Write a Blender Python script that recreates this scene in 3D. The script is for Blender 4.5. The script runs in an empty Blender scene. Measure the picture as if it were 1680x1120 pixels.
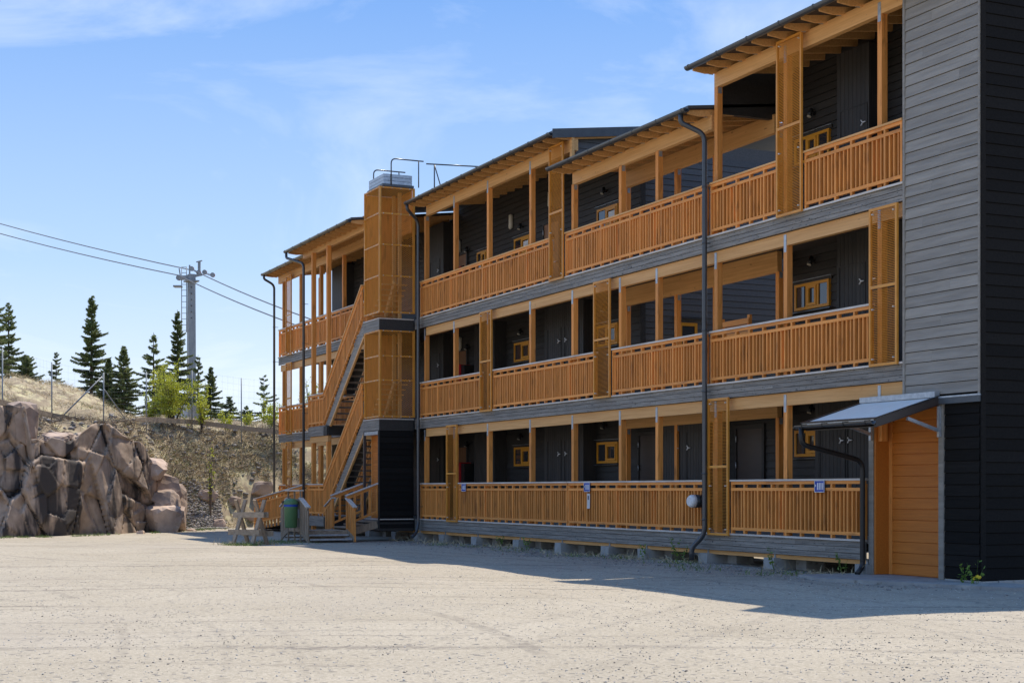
import bpy, math, random
import numpy as np
from mathutils import Vector, Matrix
R = math.radians
random.seed(7); rng = np.random.default_rng(11)
sc = bpy.context.scene
COL = sc.collection

# ------------------------------------------------------------------ camera, sky, sun, exposure
cam = bpy.data.cameras.new('camera'); cam_o = bpy.data.objects.new('camera', cam); COL.objects.link(cam_o)
cam_o.location = (0, -16.07, 1.5); cam_o.rotation_euler = (R(90), 0, R(65.414))
cam.sensor_width = 36; cam.lens = 54.0; cam.shift_y = 0.1446; cam.clip_start = .1; cam.clip_end = 5000
sc.camera = cam_o
SUN_H = Vector((-.56, .83, 0)).normalized()          # horizontal direction towards the sun
SUN_EL = R(62)
w = bpy.data.worlds.new('World'); sc.world = w; w.use_nodes = True
nt = w.node_tree; nt.nodes.clear()
def N(t, **k):
    n = nt.nodes.new(t)
    for a, b in k.items(): setattr(n, a, b)
    return n
out = N('ShaderNodeOutputWorld'); bg = N('ShaderNodeBackground'); sky = N('ShaderNodeTexSky')
sky.sky_type = 'NISHITA'; sky.sun_disc = False; sky.sun_elevation = SUN_EL
sky.sun_rotation = math.atan2(SUN_H.x, SUN_H.y)
sky.altitude = 300; sky.air_density = 1.0; sky.dust_density = 0.1; sky.ozone_density = 2.2
tc = N('ShaderNodeTexCoord'); mp = N('ShaderNodeMapping'); mp.inputs['Scale'].default_value = (1.6, 1.6, 5.0)
mp.inputs['Rotation'].default_value = (R(14), R(9), R(25))
nz = N('ShaderNodeTexNoise'); nz.inputs['Scale'].default_value = 2.2; nz.inputs['Detail'].default_value = 9; nz.inputs['Roughness'].default_value = .58; nz.inputs['Distortion'].default_value = .9
rp = N('ShaderNodeValToRGB'); rp.color_ramp.elements[0].position = .46; rp.color_ramp.elements[1].position = .80
rp.color_ramp.elements[0].color = (0, 0, 0, 1); rp.color_ramp.elements[1].color = (.62, .62, .62, 1)
L = nt.links.new
# thin high haze over the clear sky: paler towards the horizon all the way round
sx = N('ShaderNodeSeparateXYZ'); hz = N('ShaderNodeValToRGB'); cr = hz.color_ramp
cr.elements[0].position = .0; cr.elements[0].color = (.86, .90, .95, 1); cr.elements[1].position = .36; cr.elements[1].color = (.10, .30, .76, 1)
e_ = cr.elements.new(.14); e_.color = (.44, .62, .91, 1)
vs_ = N('ShaderNodeVectorMath'); vs_.operation = 'SCALE'; vs_.inputs['Scale'].default_value = 9.0
mx = N('ShaderNodeMix'); mx.data_type = 'RGBA'; mx.inputs[0].default_value = .86
cl = N('ShaderNodeMix'); cl.data_type = 'RGBA'; cl.inputs[7].default_value = (8.0, 8.5, 9.3, 1)
L(tc.outputs['Generated'], mp.inputs['Vector']); L(mp.outputs['Vector'], nz.inputs['Vector']); L(nz.outputs['Fac'], rp.inputs['Fac'])
L(tc.outputs['Generated'], sx.inputs[0]); L(sx.outputs['Z'], hz.inputs['Fac']); L(hz.outputs['Color'], vs_.inputs[0])
L(sky.outputs['Color'], mx.inputs[6]); L(vs_.outputs[0], mx.inputs[7])
L(rp.outputs['Color'], cl.inputs[0]); L(mx.outputs[2], cl.inputs[6]); L(cl.outputs[2], bg.inputs['Color'])
bg.inputs['Strength'].default_value = .05
L(bg.outputs['Background'], out.inputs['Surface'])
sun = bpy.data.lights.new('sun', 'SUN'); sun_o = bpy.data.objects.new('sun', sun); COL.objects.link(sun_o)
sun.energy = 2.0; sun.angle = R(.5); sun.color = (1.0, .93, .81)
sdir = SUN_H * math.cos(SUN_EL) + Vector((0, 0, math.sin(SUN_EL)))
sun_o.rotation_euler = sdir.to_track_quat('Z', 'Y').to_euler(); sun_o.location = (-30, 20, 60)
sc.view_settings.view_transform = 'Standard'; sc.view_settings.look = 'None'; sc.view_settings.gamma = 1
sc.view_settings.exposure = 1.45

# ------------------------------------------------------------------ materials
MATS = {}
def mat(name, base, base2=None, scale=(6, 6, 6), rough=.7, bump=0, metal=0, spec=.4, detail=5, rnd=.0, lo=.35, hi=.68, nscale=1.0, fine=None, transl=0):
    m = bpy.data.materials.new(name); m.use_nodes = True; t = m.node_tree; ns = t.nodes; b = ns['Principled BSDF']
    def nn(ty): return ns.new(ty)
    b.inputs['Roughness'].default_value = rough; b.inputs['Metallic'].default_value = metal
    b.inputs['Specular IOR Level'].default_value = spec
    if transl: b.inputs['Transmission Weight'].default_value = 0; b.inputs['Subsurface Weight'].default_value = 0
    base2 = base2 or tuple(c * .75 for c in base)
    co = nn('ShaderNodeTexCoord'); oi = nn('ShaderNodeObjectInfo')
    mul = nn('ShaderNodeVectorMath'); mul.operation = 'MULTIPLY_ADD'
    t.links.new(oi.outputs['Random'], mul.inputs[0]); mul.inputs[1].default_value = (37, 53, 71)
    t.links.new(co.outputs['Object'], mul.inputs[2])
    ma = nn('ShaderNodeMapping'); ma.inputs['Scale'].default_value = scale
    t.links.new(mul.outputs[0], ma.inputs['Vector'])
    no = nn('ShaderNodeTexNoise'); no.inputs['Scale'].default_value = nscale; no.inputs['Detail'].default_value = detail; no.inputs['Roughness'].default_value = .6
    t.links.new(ma.outputs['Vector'], no.inputs['Vector'])
    r = nn('ShaderNodeValToRGB'); r.color_ramp.elements[0].position = lo; r.color_ramp.elements[1].position = hi
    r.color_ramp.elements[0].color = (*base2, 1); r.color_ramp.elements[1].color = (*base, 1)
    t.links.new(no.outputs['Fac'], r.inputs['Fac'])
    colo = r.outputs['Color']
    if fine:                                             # (scale, colour, low, high): specks or streaks of a second colour
        n2 = nn('ShaderNodeTexNoise'); n2.inputs['Scale'].default_value = 1; n2.inputs['Detail'].default_value = 4
        m2 = nn('ShaderNodeMapping'); m2.inputs['Scale'].default_value = fine[0]
        t.links.new(mul.outputs[0], m2.inputs['Vector']); t.links.new(m2.outputs['Vector'], n2.inputs['Vector'])
        r2 = nn('ShaderNodeValToRGB'); r2.color_ramp.elements[0].position = fine[2]; r2.color_ramp.elements[1].position = fine[3]
        t.links.new(n2.outputs['Fac'], r2.inputs['Fac'])
        mi = nn('ShaderNodeMix'); mi.data_type = 'RGBA'; mi.inputs[7].default_value = (*fine[1], 1)
        t.links.new(r2.outputs['Color'], mi.inputs[0]); t.links.new(colo, mi.inputs[6]); colo = mi.outputs[2]
    if rnd:
        hs = nn('ShaderNodeHueSaturation'); mr = nn('ShaderNodeMapRange')
        mr.inputs['To Min'].default_value = 1 - rnd; mr.inputs['To Max'].default_value = 1 + rnd
        t.links.new(oi.outputs['Random'], mr.inputs['Value']); t.links.new(mr.outputs['Result'], hs.inputs['Value'])
        t.links.new(colo, hs.inputs['Color']); colo = hs.outputs['Color']
    t.links.new(colo, b.inputs['Base Color'])
    if bump:
        bp = nn('ShaderNodeBump'); bp.inputs['Strength'].default_value = bump; bp.inputs['Distance'].default_value = .02
        t.links.new(no.outputs['Fac'], bp.inputs['Height']); t.links.new(bp.outputs['Normal'], b.inputs['Normal'])
    MATS[name] = m
    return m
ORA, ORB = (.88, .36, .085), (.72, .265, .052)
m_orv = mat('orange_stain_vertical', ORA, ORB, (30, 30, 1.5), .6, .2, rnd=.17, fine=((9, 9, 2), (.50, .19, .045), .57, .70))
m_orh = mat('orange_stain_horizontal', ORA, ORB, (1.5, 30, 30), .6, .2, rnd=.14, fine=((2, 12, 12), (.52, .20, .05), .58, .70))
m_glu = mat('pine_glulam', (.80, .44, .165), (.64, .325, .105), (.8, 26, 26), .6, .12, rnd=.06, fine=((5, 14, 14), (.30, .13, .04), .68, .76))
m_cap = mat('pale_sheen_cap', (.72, .66, .58), (.52, .44, .36), (2, 30, 30), .5, .1)  # rail caps: the sky's reflection is put into this pale colour
m_scr = mat('ochre_coated_steel', (.74, .32, .045), (.62, .255, .035), (4, 4, 4), .45, 0, spec=.5)
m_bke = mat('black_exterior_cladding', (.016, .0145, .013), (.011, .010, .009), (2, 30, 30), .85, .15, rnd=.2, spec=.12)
m_orw = mat('orange_door_boards', (.60, .19, .022), (.50, .15, .016), (1.5, 30, 30), .6, .1, rnd=.05)
m_blk = mat('black_cladding', (.044, .040, .036), (.028, .026, .0235), (2, 30, 30), .55, .2, rnd=.18, spec=.35)
m_blv = mat('black_cladding_vertical', (.052, .047, .042), (.034, .031, .0275), (30, 30, 2), .55, .2, rnd=.18, spec=.35)
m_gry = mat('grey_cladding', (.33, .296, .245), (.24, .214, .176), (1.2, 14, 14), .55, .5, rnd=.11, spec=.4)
m_fas = mat('grey_stained_fascia', (.33, .295, .248), (.16, .143, .12), (1.6, 40, 40), .6, .35, rnd=.12, fine=((14, 40, 40), (.03, .03, .032), .62, .70))
m_end = mat('anthracite_cladding', (.115, .108, .10), (.085, .08, .075), (3, 30, 30), .5, .2, rnd=.1)
m_gut = mat('dark_gutter_steel', (.050, .054, .058), (.040, .043, .047), rough=.28, spec=.7)
m_rof = mat('roof_sheet', (.09, .10, .105), (.07, .075, .08), rough=.4)
m_gal = mat('galvanised_steel', (.55, .58, .60), (.38, .41, .44), (12, 12, 12), .42, 0, metal=.6)
m_con = mat('concrete', (.40, .385, .35), (.27, .26, .24), (3, 3, 3), .85, .3, rnd=.12, fine=((8, 8, 8), (.20, .18, .15), .6, .72))
m_red = mat('red_paint', (.55, .02, .025), rough=.4)
m_blu = mat('blue_enamel', (.02, .07, .42), rough=.3)
m_wht = mat('white_paint', (.80, .80, .78), rough=.4)
m_drk = mat('dark_brown_door', (.055, .042, .036), (.045, .035, .03), (2, 2, 40), .4)
m_bdr = mat('brown_wood_door', (.30, .15, .07), (.24, .11, .05), (30, 30, 2), .5)
m_win = mat('yellow_window_wood', (.72, .31, .022), (.62, .26, .016), (20, 20, 20), .4)
m_sof = mat('dark_soffit', (.060, .046, .038), (.045, .036, .03), (30, 2, 2), .7)
m_dek = mat('deck_boards', (.34, .30, .25), (.25, .22, .19), (2, 30, 2), .8)
m_wod = mat('weathered_timber', (.40, .30, .205), (.26, .19, .125), (16, 16, 2.5), .8, .3, rnd=.14, fine=((20, 20, 4), (.15, .12, .09), .6, .72))
m_wox = mat('weathered_timber_lying', (.40, .315, .225), (.27, .205, .14), (2.5, 16, 16), .8, .3, rnd=.14)
m_grn = mat('green_bin_plastic', (.11, .22, .09), (.09, .18, .07), (2, 2, 2), .42)
m_rub = mat('black_plastic', (.02, .02, .02), rough=.4)
m_lit = mat('lamp_glass', (.62, .56, .44), rough=.3)
m_pol = mat('polycarbonate_sheet', (.88, .83, .74), (.82, .77, .68), rough=.65, spec=.15)
m_stl = mat('pylon_zinc', (.30, .32, .33), (.21, .225, .235), (3, 3, 1), .5, 0, metal=.2, fine=((6, 6, 1), (.14, .15, .155), .6, .75))
m_cab = mat('steel_cable', (.22, .22, .22), rough=.5)
m_rust = mat('red_rubber_ring', (.40, .10, .04), rough=.6)
m_bark = mat('bark', (.14, .10, .075), (.08, .06, .045), (14, 14, 3), .9, .4)
m_rock = mat('granite', (.50, .375, .28), (.27, .195, .14), (1.1, 1.1, 1.1), .85, .9, detail=9, rnd=.0, fine=((1.3, 1.3, .20), (.055, .045, .040), .50, .57), nscale=1.6)
m_bould = mat('granite_boulder', (.52, .39, .30), (.30, .215, .165), (1.6, 1.6, 1.6), .85, .8, detail=9, rnd=.22)
m_scree = mat('scree_stone', (.36, .32, .29), (.16, .145, .13), (4, 4, 4), .9, .4)
m_soil = mat('hillside_soil', (.42, .33, .21), (.19, .145, .095), (.9, .9, .9), .95, .8, detail=10, fine=((2.2, 2.2, 2.2), (.50, .43, .25), .50, .64))
m_straw = mat('dry_grass', (.66, .55, .34), (.46, .36, .21), (3, 3, 3), .9)
m_twig = mat('dead_twigs', (.24, .18, .13), (.12, .09, .065), (3, 3, 3), .9)
m_gras = mat('green_grass', (.16, .22, .045), (.09, .14, .03), (3, 3, 3), .8)
m_yel = mat('dandelion_yellow', (.75, .52, .02), rough=.6)
m_peb = mat('grit', (.38, .335, .275), (.15, .135, .115), (9, 9, 9), .85, 0, lo=.40, hi=.62)
m_peb2 = mat('pale_grit', (.62, .57, .49), (.40, .36, .31), (9, 9, 9), .85)
def leafmat(name, a, b):
    m = mat(name, a, b, (1.2, 1.2, 1.2), .6, 0, spec=.3, rnd=.12)
    ns = m.node_tree.nodes; t = m.node_tree; p = ns['Principled BSDF']; o = ns['Material Output']
    tr = ns.new('ShaderNodeBsdfTranslucent'); mixs = ns.new('ShaderNodeMixShader'); mixs.inputs[0].default_value = .35
    t.links.new(p.inputs['Base Color'].links[0].from_socket, tr.inputs['Color'])
    t.links.new(p.outputs[0], mixs.inputs[1]); t.links.new(tr.outputs[0], mixs.inputs[2]); t.links.new(mixs.outputs[0], o.inputs['Surface'])
    return m
m_needle = leafmat('spruce_needles', (.28, .32, .11), (.12, .155, .06))
m_pine = leafmat('pine_needles', (.20, .25, .11), (.09, .12, .06))
m_leaf = leafmat('spring_leaves', (.62, .62, .07), (.38, .42, .05))
m_weed = leafmat('weed_leaves', (.22, .33, .06), (.12, .20, .035))
# glass with a reflection
m_gls = mat('window_glass', (.03, .035, .04), (.03, .035, .04), rough=.03, spec=1.0)

# gravel: pale compacted grit with wheel marks and darker loose stones
def gravel():
    m = bpy.data.materials.new('gravel'); m.use_nodes = True; t = m.node_tree; ns = t.nodes; b = ns['Principled BSDF']; l = t.links.new
    b.inputs['Roughness'].default_value = .95; b.inputs['Specular IOR Level'].default_value = .15
    co = ns.new('ShaderNodeTexCoord')
    def noise(sc_, det, rough=.6, rot=0, mul=(1, 1, 1)):
        ma = ns.new('ShaderNodeMapping'); ma.inputs['Scale'].default_value = mul; ma.inputs['Rotation'].default_value = (0, 0, rot)
        n = ns.new('ShaderNodeTexNoise'); n.inputs['Scale'].default_value = sc_; n.inputs['Detail'].default_value = det; n.inputs['Roughness'].default_value = rough
        l(co.outputs['Object'], ma.inputs['Vector']); l(ma.outputs['Vector'], n.inputs['Vector']); return n.outputs['Fac']
    def ramp(v, a, c, ca, cb):
        r = ns.new('ShaderNodeValToRGB'); r.color_ramp.elements[0].position = a; r.color_ramp.elements[1].position = c
        r.color_ramp.elements[0].color = (*ca, 1); r.color_ramp.elements[1].color = (*cb, 1); l(v, r.inputs['Fac']); return r.outputs['Color']
    def mixc(f, a, c, mode='MIX'):
        x = ns.new('ShaderNodeMix'); x.data_type = 'RGBA'; x.blend_type = mode
        if isinstance(f, float): x.inputs[0].default_value = f
        else: l(f, x.inputs[0])
        l(a, x.inputs[6])
        if isinstance(c, tuple): x.inputs[7].default_value = (*c, 1)
        else: l(c, x.inputs[7])
        return x.outputs[2]
    base = ramp(noise(.35, 6), .3, .7, (.405, .347, .262), (.475, .413, .32))
    fine = ramp(noise(26, 5, .75), .36, .64, (.74, .73, .71), (1.1, 1.1, 1.1))
    c = mixc(1.0, base, fine, 'MULTIPLY')
    vor = ns.new('ShaderNodeTexVoronoi'); vor.inputs['Scale'].default_value = 22; l(co.outputs['Object'], vor.inputs['Vector'])
    sep = ns.new('ShaderNodeSeparateColor'); l(vor.outputs['Color'], sep.inputs[0])
    dark = ramp(sep.outputs[0], .955, .965, (0, 0, 0), (.8, .8, .8))
    c = mixc(dark, c, (.17, .155, .14))
    # wheel marks: bundles of curved streaks left by turning cars, broken up by larger noise
    hts = []
    for (cx, cy, sc1, lo_, hi_, sd_, amt) in ((45, -37, 2.4, .52, .62, 0, 1.0), (-21, -44, 2.9, .54, .63, 40, .65), (-70, -60, 2.2, .56, .66, 80, .35)):
        sub = ns.new('ShaderNodeVectorMath'); sub.operation = 'DISTANCE'; sub.inputs[1].default_value = (cx, cy, 0); l(co.outputs['Object'], sub.inputs[0])
        cb_ = ns.new('ShaderNodeCombineXYZ'); l(sub.outputs['Value'], cb_.inputs[0]); cb_.inputs[1].default_value = sd_
        n1 = ns.new('ShaderNodeTexNoise'); n1.inputs['Scale'].default_value = sc1; n1.inputs['Detail'].default_value = 3; l(cb_.outputs[0], n1.inputs['Vector'])
        tr = ramp(n1.outputs['Fac'], lo_, hi_, (0, 0, 0), (1, 1, 1))
        big = ramp(noise(.16, 3, .5, sd_), .43, .56, (0, 0, 0), (amt, amt, amt))
        g2 = ramp(noise(7, 4, .7, sd_ + 1), .38, .60, (.05, .05, .05), (1, 1, 1))
        def mulc(p, q):
            x = ns.new('ShaderNodeMix'); x.data_type = 'RGBA'; x.blend_type = 'MULTIPLY'; x.inputs[0].default_value = 1; l(p, x.inputs[6]); l(q, x.inputs[7]); return x.outputs[2]
        k_ = mulc(mulc(tr, big), g2); hts.append(k_)
        c = mixc(k_, c, (.20, .17, .138))
    # coarser grey stone spread along the foot of the building
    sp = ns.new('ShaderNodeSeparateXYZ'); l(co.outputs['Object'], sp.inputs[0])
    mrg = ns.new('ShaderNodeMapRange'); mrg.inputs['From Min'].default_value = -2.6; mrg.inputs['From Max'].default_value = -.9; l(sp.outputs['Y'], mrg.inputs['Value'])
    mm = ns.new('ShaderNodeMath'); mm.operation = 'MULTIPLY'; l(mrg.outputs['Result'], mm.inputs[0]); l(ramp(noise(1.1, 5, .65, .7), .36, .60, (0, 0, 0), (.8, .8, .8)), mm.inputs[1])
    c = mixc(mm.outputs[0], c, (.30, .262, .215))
    damp = ramp(noise(.13, 5, .6, 2.2), .52, .72, (0, 0, 0), (.45, .45, .45))
    c = mixc(damp, c, (.37, .32, .26))
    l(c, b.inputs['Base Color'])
    bp = ns.new('ShaderNodeBump'); bp.inputs['Strength'].default_value = .4; bp.inputs['Distance'].default_value = .02
    l(noise(30, 6, .75), bp.inputs['Height']); l(bp.outputs['Normal'], b.inputs['Normal'])
    return m
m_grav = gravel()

# ------------------------------------------------------------------ helpers
def root_loc(p):
    while p is not None and p.parent is not None: p = p.parent
    return Vector(p.location) if p is not None else Vector((0, 0, 0))
def link(name, me, m, parent, loc=None):
    o = bpy.data.objects.new(name, me); COL.objects.link(o)
    if m is not None and len(me.materials) == 0: me.materials.append(m)
    if parent is not None: o.parent = parent
    if loc is not None: o.location = loc
    return o
def tag(o, label=None, cat=None, group=None, kind=None):
    if label: o['label'] = label
    if cat: o['category'] = cat
    if group: o['group'] = group
    if kind: o['kind'] = kind
    return o
def thing(name, label, cat, loc=(0, 0, 0), group=None):
    o = bpy.data.objects.new(name, None); COL.objects.link(o); o.location = loc; o.empty_display_size = .2
    return tag(o, label, cat, group)
class MB:
    def __init__(s): s.v = []; s.f = []; s.sm = []
    def add(s, vs, fs, smooth=False):
        k = len(s.v); s.v += [tuple(p) for p in vs]; s.f += [tuple(i + k for i in f) for f in fs]; s.sm += [smooth] * len(fs); return s
    def box(s, x0, x1, y0, y1, z0, z1):
        return s.add([(x0, y0, z0), (x1, y0, z0), (x1, y1, z0), (x0, y1, z0), (x0, y0, z1), (x1, y0, z1), (x1, y1, z1), (x0, y1, z1)],
                     [(0, 3, 2, 1), (4, 5, 6, 7), (0, 1, 5, 4), (1, 2, 6, 5), (2, 3, 7, 6), (3, 0, 4, 7)])
    def bar(s, p0, p1, wd, ht, up=(0, 0, 1)):
        p0 = Vector(p0); p1 = Vector(p1); d = (p1 - p0).normalized(); up = Vector(up)
        sd = d.cross(up)
        if sd.length < 1e-4: sd = d.cross(Vector((1, 0, 0)))
        sd.normalize(); u = sd.cross(d).normalized(); a = sd * wd / 2; c = u * ht / 2
        return s.add([p0 - a - c, p0 + a - c, p0 + a + c, p0 - a + c, p1 - a - c, p1 + a - c, p1 + a + c, p1 - a + c],
                     [(0, 1, 2, 3), (7, 6, 5, 4), (0, 4, 5, 1), (1, 5, 6, 2), (2, 6, 7, 3), (3, 7, 4, 0)])
    def prism(s, prof, axis, a0, a1):
        """profile of 2-D points extruded along axis 0 (x), 1 (y) or 2 (z)"""
        n = len(prof); vs = []
        for a in (a0, a1):
            for (p, q) in prof: vs.append({0: (a, p, q), 1: (p, a, q), 2: (p, q, a)}[axis])
        fs = [tuple(range(n))[::-1], tuple(range(n, 2 * n))] + [(i, (i + 1) % n, n + (i + 1) % n, n + i) for i in range(n)]
        return s.add(vs, fs)
    def tube(s, pts, r, n=8, cap=True):
        pts = [Vector(p) for p in pts]; k = len(pts); vs = []; fs = []
        rr = r if isinstance(r, (list, tuple)) else [r] * k
        ref = None
        for i, p in enumerate(pts):
            d = ((pts[min(i + 1, k - 1)] - p).normalized() + (p - pts[max(i - 1, 0)]).normalized()).normalized()
            if ref is None: ref = Vector((0, 0, 1)) if abs(d.z) < .9 else Vector((1, 0, 0))
            a = d.cross(ref).normalized(); ref = a.cross(d).normalized()
            for j in range(n):
                t = 2 * math.pi * j / n; vs.append(p + (a * math.cos(t) + ref * math.sin(t)) * rr[i])
        for i in range(k - 1):
            for j in range(n): fs.append((i * n + j, i * n + (j + 1) % n, (i + 1) * n + (j + 1) % n, (i + 1) * n + j))
        s.add(vs, fs, True)
        if cap:
            b = len(s.v) - len(vs); s.f += [tuple(b + j for j in range(n))[::-1], tuple(b + (k - 1) * n + j for j in range(n))]; s.sm += [False, False]
        return s
    def mesh(s, name, off=(0, 0, 0)):
        me = bpy.data.meshes.new(name); ox, oy, oz = off
        me.from_pydata([(x - ox, y - oy, z - oz) for x, y, z in s.v], [], s.f)
        if any(s.sm): me.polygons.foreach_set('use_smooth', s.sm)
        me.update(); return me
    def build(s, name, m, parent=None):
        return link(name, s.mesh(name, root_loc(parent)), m, parent)
def bx(name, m, parent, *a): return MB().box(*a).build(name, m, parent)
def raw(name, v, f, m, parent=None, smooth=False):
    """fast mesh from numpy arrays, f is (n,3) or (n,4)"""
    off = np.array(root_loc(parent)); me = bpy.data.meshes.new(name); v = np.asarray(v, float) - off; f = np.asarray(f)
    k = f.shape[1]; me.vertices.add(len(v)); me.vertices.foreach_set('co', v.ravel())
    me.loops.add(f.size); me.loops.foreach_set('vertex_index', f.ravel().astype(np.int32))
    me.polygons.add(len(f)); me.polygons.foreach_set('loop_start', np.arange(0, f.size, k, dtype=np.int32))
    if smooth: me.polygons.foreach_set('use_smooth', np.ones(len(f), bool))
    me.update(calc_edges=True); me.validate()
    return link(name, me, m, parent)
def pieces(name, mb, m, parent, locs):
    """one mesh shared by separate objects placed at locs (world offsets)"""
    me = mb.mesh(name); me.materials.append(m); rl = root_loc(parent)
    return [link(name, me, None, parent, Vector(l) - rl) for l in locs]
def arc(c, p, q, n=5):
    """smooth corner: quadratic bend p -> c -> q"""
    c, p, q = Vector(c), Vector(p), Vector(q)
    return [p * (1 - t) ** 2 + c * 2 * t * (1 - t) + q * t * t for t in [i / n for i in range(n + 1)]]
def rounded(pts, rad=.12, n=5):
    pts = [Vector(p) for p in pts]; o = [pts[0]]
    for i in range(1, len(pts) - 1):
        a, b, c = pts[i - 1], pts[i], pts[i + 1]; ra = min(rad, (a - b).length * .45, (c - b).length * .45)
        o += arc(b, b + (a - b).normalized() * ra, b + (c - b).normalized() * ra, n)
    return o + [pts[-1]]
# value noise for terrain and rock
def hash2(i, j, k=0):
    h = (i * 374761393 + j * 668265263 + k * 2147483647 % 1000003) & 0xffffffff
    h = ((h ^ (h >> 13)) * 1274126177) & 0xffffffff
    return ((h ^ (h >> 16)) & 0xffff) / 65535.0
def vnoise(x, y, k=0):
    x = np.asarray(x, float); y = np.asarray(y, float)
    xi = np.floor(x).astype(np.int64); yi = np.floor(y).astype(np.int64); fx = x - xi; fy = y - yi
    fx = fx * fx * (3 - 2 * fx); fy = fy * fy * (3 - 2 * fy)
    g = lambda a, b: hash2(a, b, k)
    return (g(xi, yi) * (1 - fx) + g(xi + 1, yi) * fx) * (1 - fy) + (g(xi, yi + 1) * (1 - fx) + g(xi + 1, yi + 1) * fx) * fy
def fbm(x, y, k=0, o=4):
    s = 0; a = .5
    for i in range(o): s = s + a * vnoise(np.asarray(x) * 2 ** i, np.asarray(y) * 2 ** i, k + i * 17); a *= .5
    return s

# ------------------------------------------------------------------ ground and hillside
FY = [-60, -30, -10.5, -8.5, -6.5, -5, -3.8, -.2, 5, 15, 60]; FX = [-42, -47.5, -51.2, -51.9, -53.2, -54.8, -56.6, -58.8, -60, -62, -68]
def foot(y): return np.interp(y, FY, FX)
PS = [-1, 0, 1, 2.4, 3.8, 7, 10, 14, 18, 30, 60, 200]
PL = [-.5, -.3, 2.5, 3.3, 3.8, 4.6, 5.4, 6.0, 5.9, 4.8, 3.5, 1]
PRt = [-.3, .0, 1.1, 2.7, 3.8, 4.2, 4.5, 4.7, 4.4, 3.9, 3, 1]
def hill_h(x, y):
    x = np.asarray(x, float); y = np.asarray(y, float); s = foot(y) - x
    b = np.clip((y + 6.5) / 3.5, 0, 1); b = b * b * (3 - 2 * b)
    h = np.interp(s, PS, PL) * (1 - b) + np.interp(s, PS, PRt) * b
    amp = np.clip(s / 2, 0, 1)
    return h + amp * ((fbm(x * .8, y * .8, 3) - .47) * .9 + (fbm(x * 2.7, y * 2.7, 9) - .47) * .35)
def gz(x, y):
    x = np.asarray(x, float); y = np.asarray(y, float)
    near = np.exp(-((x + 25) / 30) ** 4)
    return .03 + (fbm(x * .22, y * .22, 5) - .47) * .14 * near + (fbm(x * 1.3, y * 1.3, 8) - .47) * .03 * near
def grid(xs, ys, zf):
    X, Y = np.meshgrid(xs, ys); Z = zf(X, Y); v = np.stack([X.ravel(), Y.ravel(), Z.ravel()], 1)
    nx, ny = len(xs), len(ys); i, j = np.meshgrid(np.arange(nx - 1), np.arange(ny - 1)); a = (j * nx + i).ravel()
    return v, np.stack([a, a + 1, a + nx + 1, a + nx], 1)
xs = np.concatenate([[-1500, -600, -250, -120, -80, -66], np.arange(-62, 8, .35), [12, 20, 40, 90, 250, 700, 1500]])
ys = np.concatenate([[-1500, -600, -250, -100, -60, -45], np.arange(-36, 8, .35), [12, 20, 40, 90, 250, 700, 1500]])
v, f = grid(xs, ys, gz)
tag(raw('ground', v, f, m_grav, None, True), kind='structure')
hs = np.concatenate([np.arange(-.8, 12, .22), np.arange(12, 30, .8), [34, 40, 50, 70, 110, 200]])
hy = np.concatenate([[-60, -50, -42, -36, -30, -26, -22], np.arange(-19, 12, .22), [14, 17, 22, 30, 45, 60]])
S, Y = np.meshgrid(hs, hy); X = foot(Y) - S; Z = hill_h(X, Y)
nx = len(hs); i, j = np.meshgrid(np.arange(nx - 1), np.arange(len(hy) - 1)); a = (j * nx + i).ravel()
hill = tag(raw('hillside', np.stack([X.ravel(), Y.ravel(), Z.ravel()], 1), np.stack([a, a + nx, a + nx + 1, a + 1], 1), m_soil, None, True), kind='structure')

# ------------------------------------------------------------------ apartment building
B = thing('apartment_building', 'three-storey black apartment building with orange timber galleries, railings and posts', 'building', (-31, 2, 0))
DK = [.655, 3.555, 6.455]
POSTX = [-41.30, -39.10, -36.80, -34.20, -31.90, -29.60, -28.00, -25.70, -23.35, -20.65]
PX = lambda x: x + .06
W_Y = 1.9; CL_Y = 1.5

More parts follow.
